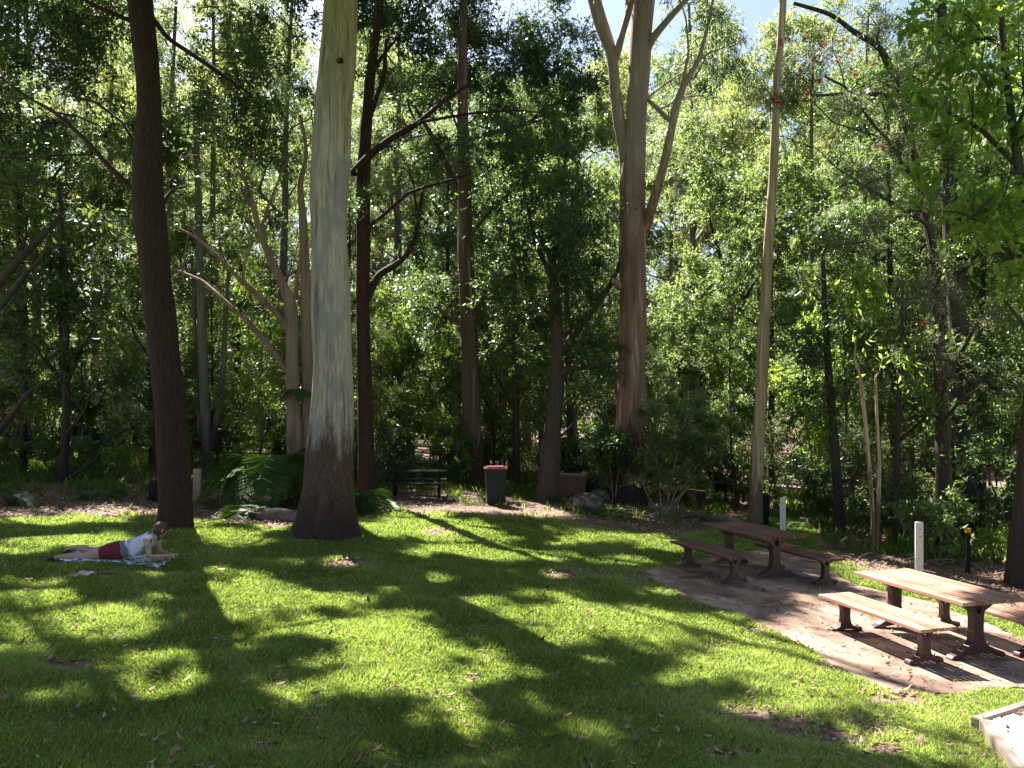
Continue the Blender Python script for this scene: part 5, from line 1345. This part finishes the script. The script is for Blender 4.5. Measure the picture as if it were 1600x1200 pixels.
def skin_body(name, chain_pts, edges, mat, parent, sub=2, root=0):
    """chain_pts: list of (Vector, rx, ry)"""
    me = bpy.data.meshes.new(name)
    me.from_pydata([tuple(p[0]) for p in chain_pts], edges, [])
    ob = bpy.data.objects.new(name, me); C.objects.link(ob); ob.parent = parent
    me.materials.append(mat)
    m = ob.modifiers.new('skin', 'SKIN'); m.use_smooth_shade = True
    for k, p in enumerate(chain_pts):
        me.skin_vertices[0].data[k].radius = (p[1], p[2]); me.skin_vertices[0].data[k].use_root = (k == root)
    s = ob.modifiers.new('sub', 'SUBSURF'); s.levels = sub; s.render_levels = sub
    return ob
# local frame: +x towards the head, +y away from the camera, z up, origin on the towel at the hips
hx, hy = W(180, 880)
pb = np.array([hx, hy + .10, float(gz(hx, hy + .1)) + .05])
person_scale = .96
person = empty('person', pb, 'person lying face down on the towel, propped on the arms, in white T-shirt', 'person', None, R(9))
person.scale = (person_scale,) * 3
def v3(x, y, z): return (Vector((x, y, z)))
body = [
 (v3(0.02, 0, .120), .140, .105),   #0 pelvis
 (v3(0.17, 0, .145), .118, .092),
 (v3(0.34, 0, .205), .155, .110),
 (v3(0.45, 0, .262), .150, .105),   #3 upper chest
 (v3(0.545, 0, .325), .058, .058),  #4 neck
 (v3(0.59, -.005, .365), .064, .066),
 (v3(0.625, -.01, .405), .090, .086),
 (v3(0.625, -.01, .455), .072, .070),  #7
 (v3(-.10, -.095, .108), .090, .085), #8
 (v3(-.30, -.105, .085), .076, .074),
 (v3(-.46, -.115, .062), .055, .055),
 (v3(-.60, -.12, .075), .058, .058),
 (v3(-.76, -.125, .068), .036, .036),
 (v3(-.83, -.125, .055), .034, .03),
 (v3(-.93, -.13, .03), .036, .022),
 (v3(-.10, .095, .110), .090, .085), #15
 (v3(-.28, .12, .10), .076, .074),
 (v3(-.43, .15, .095), .055, .055),
 (v3(-.54, .17, .14), .058, .058),
 (v3(-.67, .19, .15), .036, .036),
 (v3(-.74, .195, .14), .034, .03),
 (v3(-.83, .20, .08), .036, .022),
 (v3(0.45, -.17, .265), .062, .060),  #22
 (v3(0.475, -.215, .165), .048, .048),
 (v3(0.49, -.23, .055), .040, .040),
 (v3(0.59, -.18, .048), .036, .036),
 (v3(0.69, -.10, .036), .025, .025),
 (v3(0.745, -.07, .033), .032, .017),
 (v3(0.45, .17, .265), .062, .060),   #28
 (v3(0.50, .20, .165), .048, .048),
 (v3(0.52, .21, .055), .040, .040),
 (v3(0.61, .15, .048), .036, .036),
 (v3(0.70, .06, .036), .025, .025),
 (v3(0.75, .03, .033), .032, .017)]
ed = [(0,1),(1,2),(2,3),(3,4),(4,5),(5,6),(6,7),(0,8),(8,9),(9,10),(10,11),(11,12),(12,13),(13,14),(0,15),(15,16),(16,17),(17,18),(18,19),(19,20),(20,21),
      (3,22),(22,23),(23,24),(24,25),(25,26),(26,27),(3,28),(28,29),(29,30),(30,31),(31,32),(32,33)]
# fingers continue the body surface
def add_fingers(k, dirx, diry):
    base = body[k][0]
    d = Vector((dirx, diry, 0)).normalized(); s = Vector((-d.y, d.x, 0))
    for j, (off, L) in enumerate([(-.024, .062), (-.009, .074), (.007, .070), (.022, .056)]):
        a = base + d * .022 + s * off
        m_ = a + d * L * .55 + s * off * .15 + Vector((0, 0, .012)); e = a + d * L + s * off * .2 + Vector((0, 0, -.012))
        i0 = len(body); body.append((a, .0095, .009)); body.append((m_, .0088, .0085)); body.append((e, .007, .007))
        ed.extend([(k, i0), (i0, i0 + 1), (i0 + 1, i0 + 2)])
    th = base - d * .015 - s * .028; i0 = len(body)
    body.append((th, .011, .010)); body.append((th + d * .035 - s * .022, .009, .009)); ed.extend([(k, i0), (i0, i0 + 1)])
add_fingers(27, .8, .45); add_fingers(33, .85, -.35)
skin_body('body', body, ed, M['skin'], person, 2)
# clothing shells, a little larger than the body they cover
shirt = [(v3(0.05, 0, .138), .168, .140), (v3(0.20, 0, .165), .156, .126), (v3(0.34, 0, .215), .172, .126), (v3(0.45, 0, .270), .162, .116), (v3(0.515, 0, .305), .090, .085),
         (v3(0.45, -.178, .265), .078, .074), (v3(0.468, -.215, .19), .070, .066), (v3(0.45, .178, .265), .078, .074), (v3(0.49, .205, .19), .070, .066)]
skin_body('tshirt', shirt, [(0,1),(1,2),(2,3),(3,4),(3,5),(5,6),(3,7),(7,8)], M['shirt'], person, 2, 2)
skin_body('waist_cloth', [(v3(-.02, 0, .126), .19, .145), (v3(0.04, 0, .13), .182, .138), (v3(0.10, 0, .14), .176, .136), (v3(0.17, 0, .15), .17, .135), (v3(.22, 0, .16), .17, .13)], [(0,1),(1,2),(2,3),(3,4)], M['greycloth'], person, 2)
skin_body('shorts', [(v3(0.12, 0, .135), .175, .140), (v3(0.01, 0, .128), .195, .150), (v3(-.09, -.098, .114), .128, .124), (v3(-.27, -.103, .096), .118, .112), (v3(-.09, .098, .116), .128, .124), (v3(-.26, .112, .106), .118, .112)],
          [(0,1),(1,2),(2,3),(1,4),(4,5)], M['shorts'], person, 2, 1)
mb = MB(); mb.ball((.588, -.01, .432), .108, 20, (1.0, .98, .95)); mb.ball((.556, -.015, .375), .07, 16, (.9, 1, 1.2)); mb.ball((.560, -.035, .315), .045, 14, (.8, .9, 1.5))
for v in mb.bm.verts:
    q_ = np.array(v.co); v.co = v.co + Vector((.006, .006, .006)) * float(np.sin(q_[1] * 160 + q_[2] * 40)) * .6
mb.build('hair', M['hair'], person, True)
for sy in (-1, 1):
    MB().ball((.700, -.01 + sy * .03, .425), .010, 10).build('eye', M['featureeye'], person, True)
    MB().ball((.630, -.01 + sy * .088, .41), .022, 10, (1, .4, 1.4)).build('ear', M['skin'], person, True)
MB().ball((.712, -.01, .400), .012, 10, (1, .8, 1.5)).build('nose', M['skin'], person, True)
MB().ball((.690, -.01, .370), .014, 10, (.6, 1.3, .5)).build('mouth', M['lip'], person, True)
for (a, b, c) in [((-.81, -.127, .05), (-.95, -.13, .03), 0), ((-.73, .197, .12), (-.84, .20, .065), 1)]:
    skin_body('shoe', [(v3(*a), .046, .046), (v3((a[0] + b[0]) / 2, (a[1] + b[1]) / 2, (a[2] + b[2]) / 2), .048, .036), (v3(*b), .044, .026)], [(0,1),(1,2)], M['rubber'], person, 2)
# the red and white things on the grass
x, y = W(118, 903)
mb = MB(); mb.box((0, 0, .02), (.22, .15, .015), rz=.3); mb.box((.10, .03, .035), (.20, .14, .012), rz=-.25, rx=.15); o = mb.build('magazine', M['redpaper']); o.location = gl(x, y, .02); tag(o, 'open red and white magazine lying on the grass left of the towel', 'magazine')
x, y = W(166, 899)
o = MB().box((0, 0, .01), (.26, .09, .012), rz=.1, bevel=.003).build('notebook', M['brownpost']); o.location = gl(x, y, .03); tag(o, 'thin brown notebook lying on the grass below the towel', 'book')

# look-alike trees and shrubs that stand close together: told apart by their order from left to right
by = {}
for o in list(C.objects):
    if o.get('group') in (GR, 'shrubs round the edge of the wood'): by.setdefault(o['label'], []).append(o)
for lab, os_ in by.items():
    if len(os_) > 1:
        os_.sort(key=lambda o: o.location.x / o.location.y)
        nm = ['left one', 'right one'] if len(os_) == 2 else ['left one', 'middle one', 'right one'] if len(os_) == 3 else ['leftmost', 'second left', 'second right', 'rightmost'] if len(os_) == 4 else None
        if nm:
            for o, w in zip(os_, nm): o['label'] = lab + ', ' + w
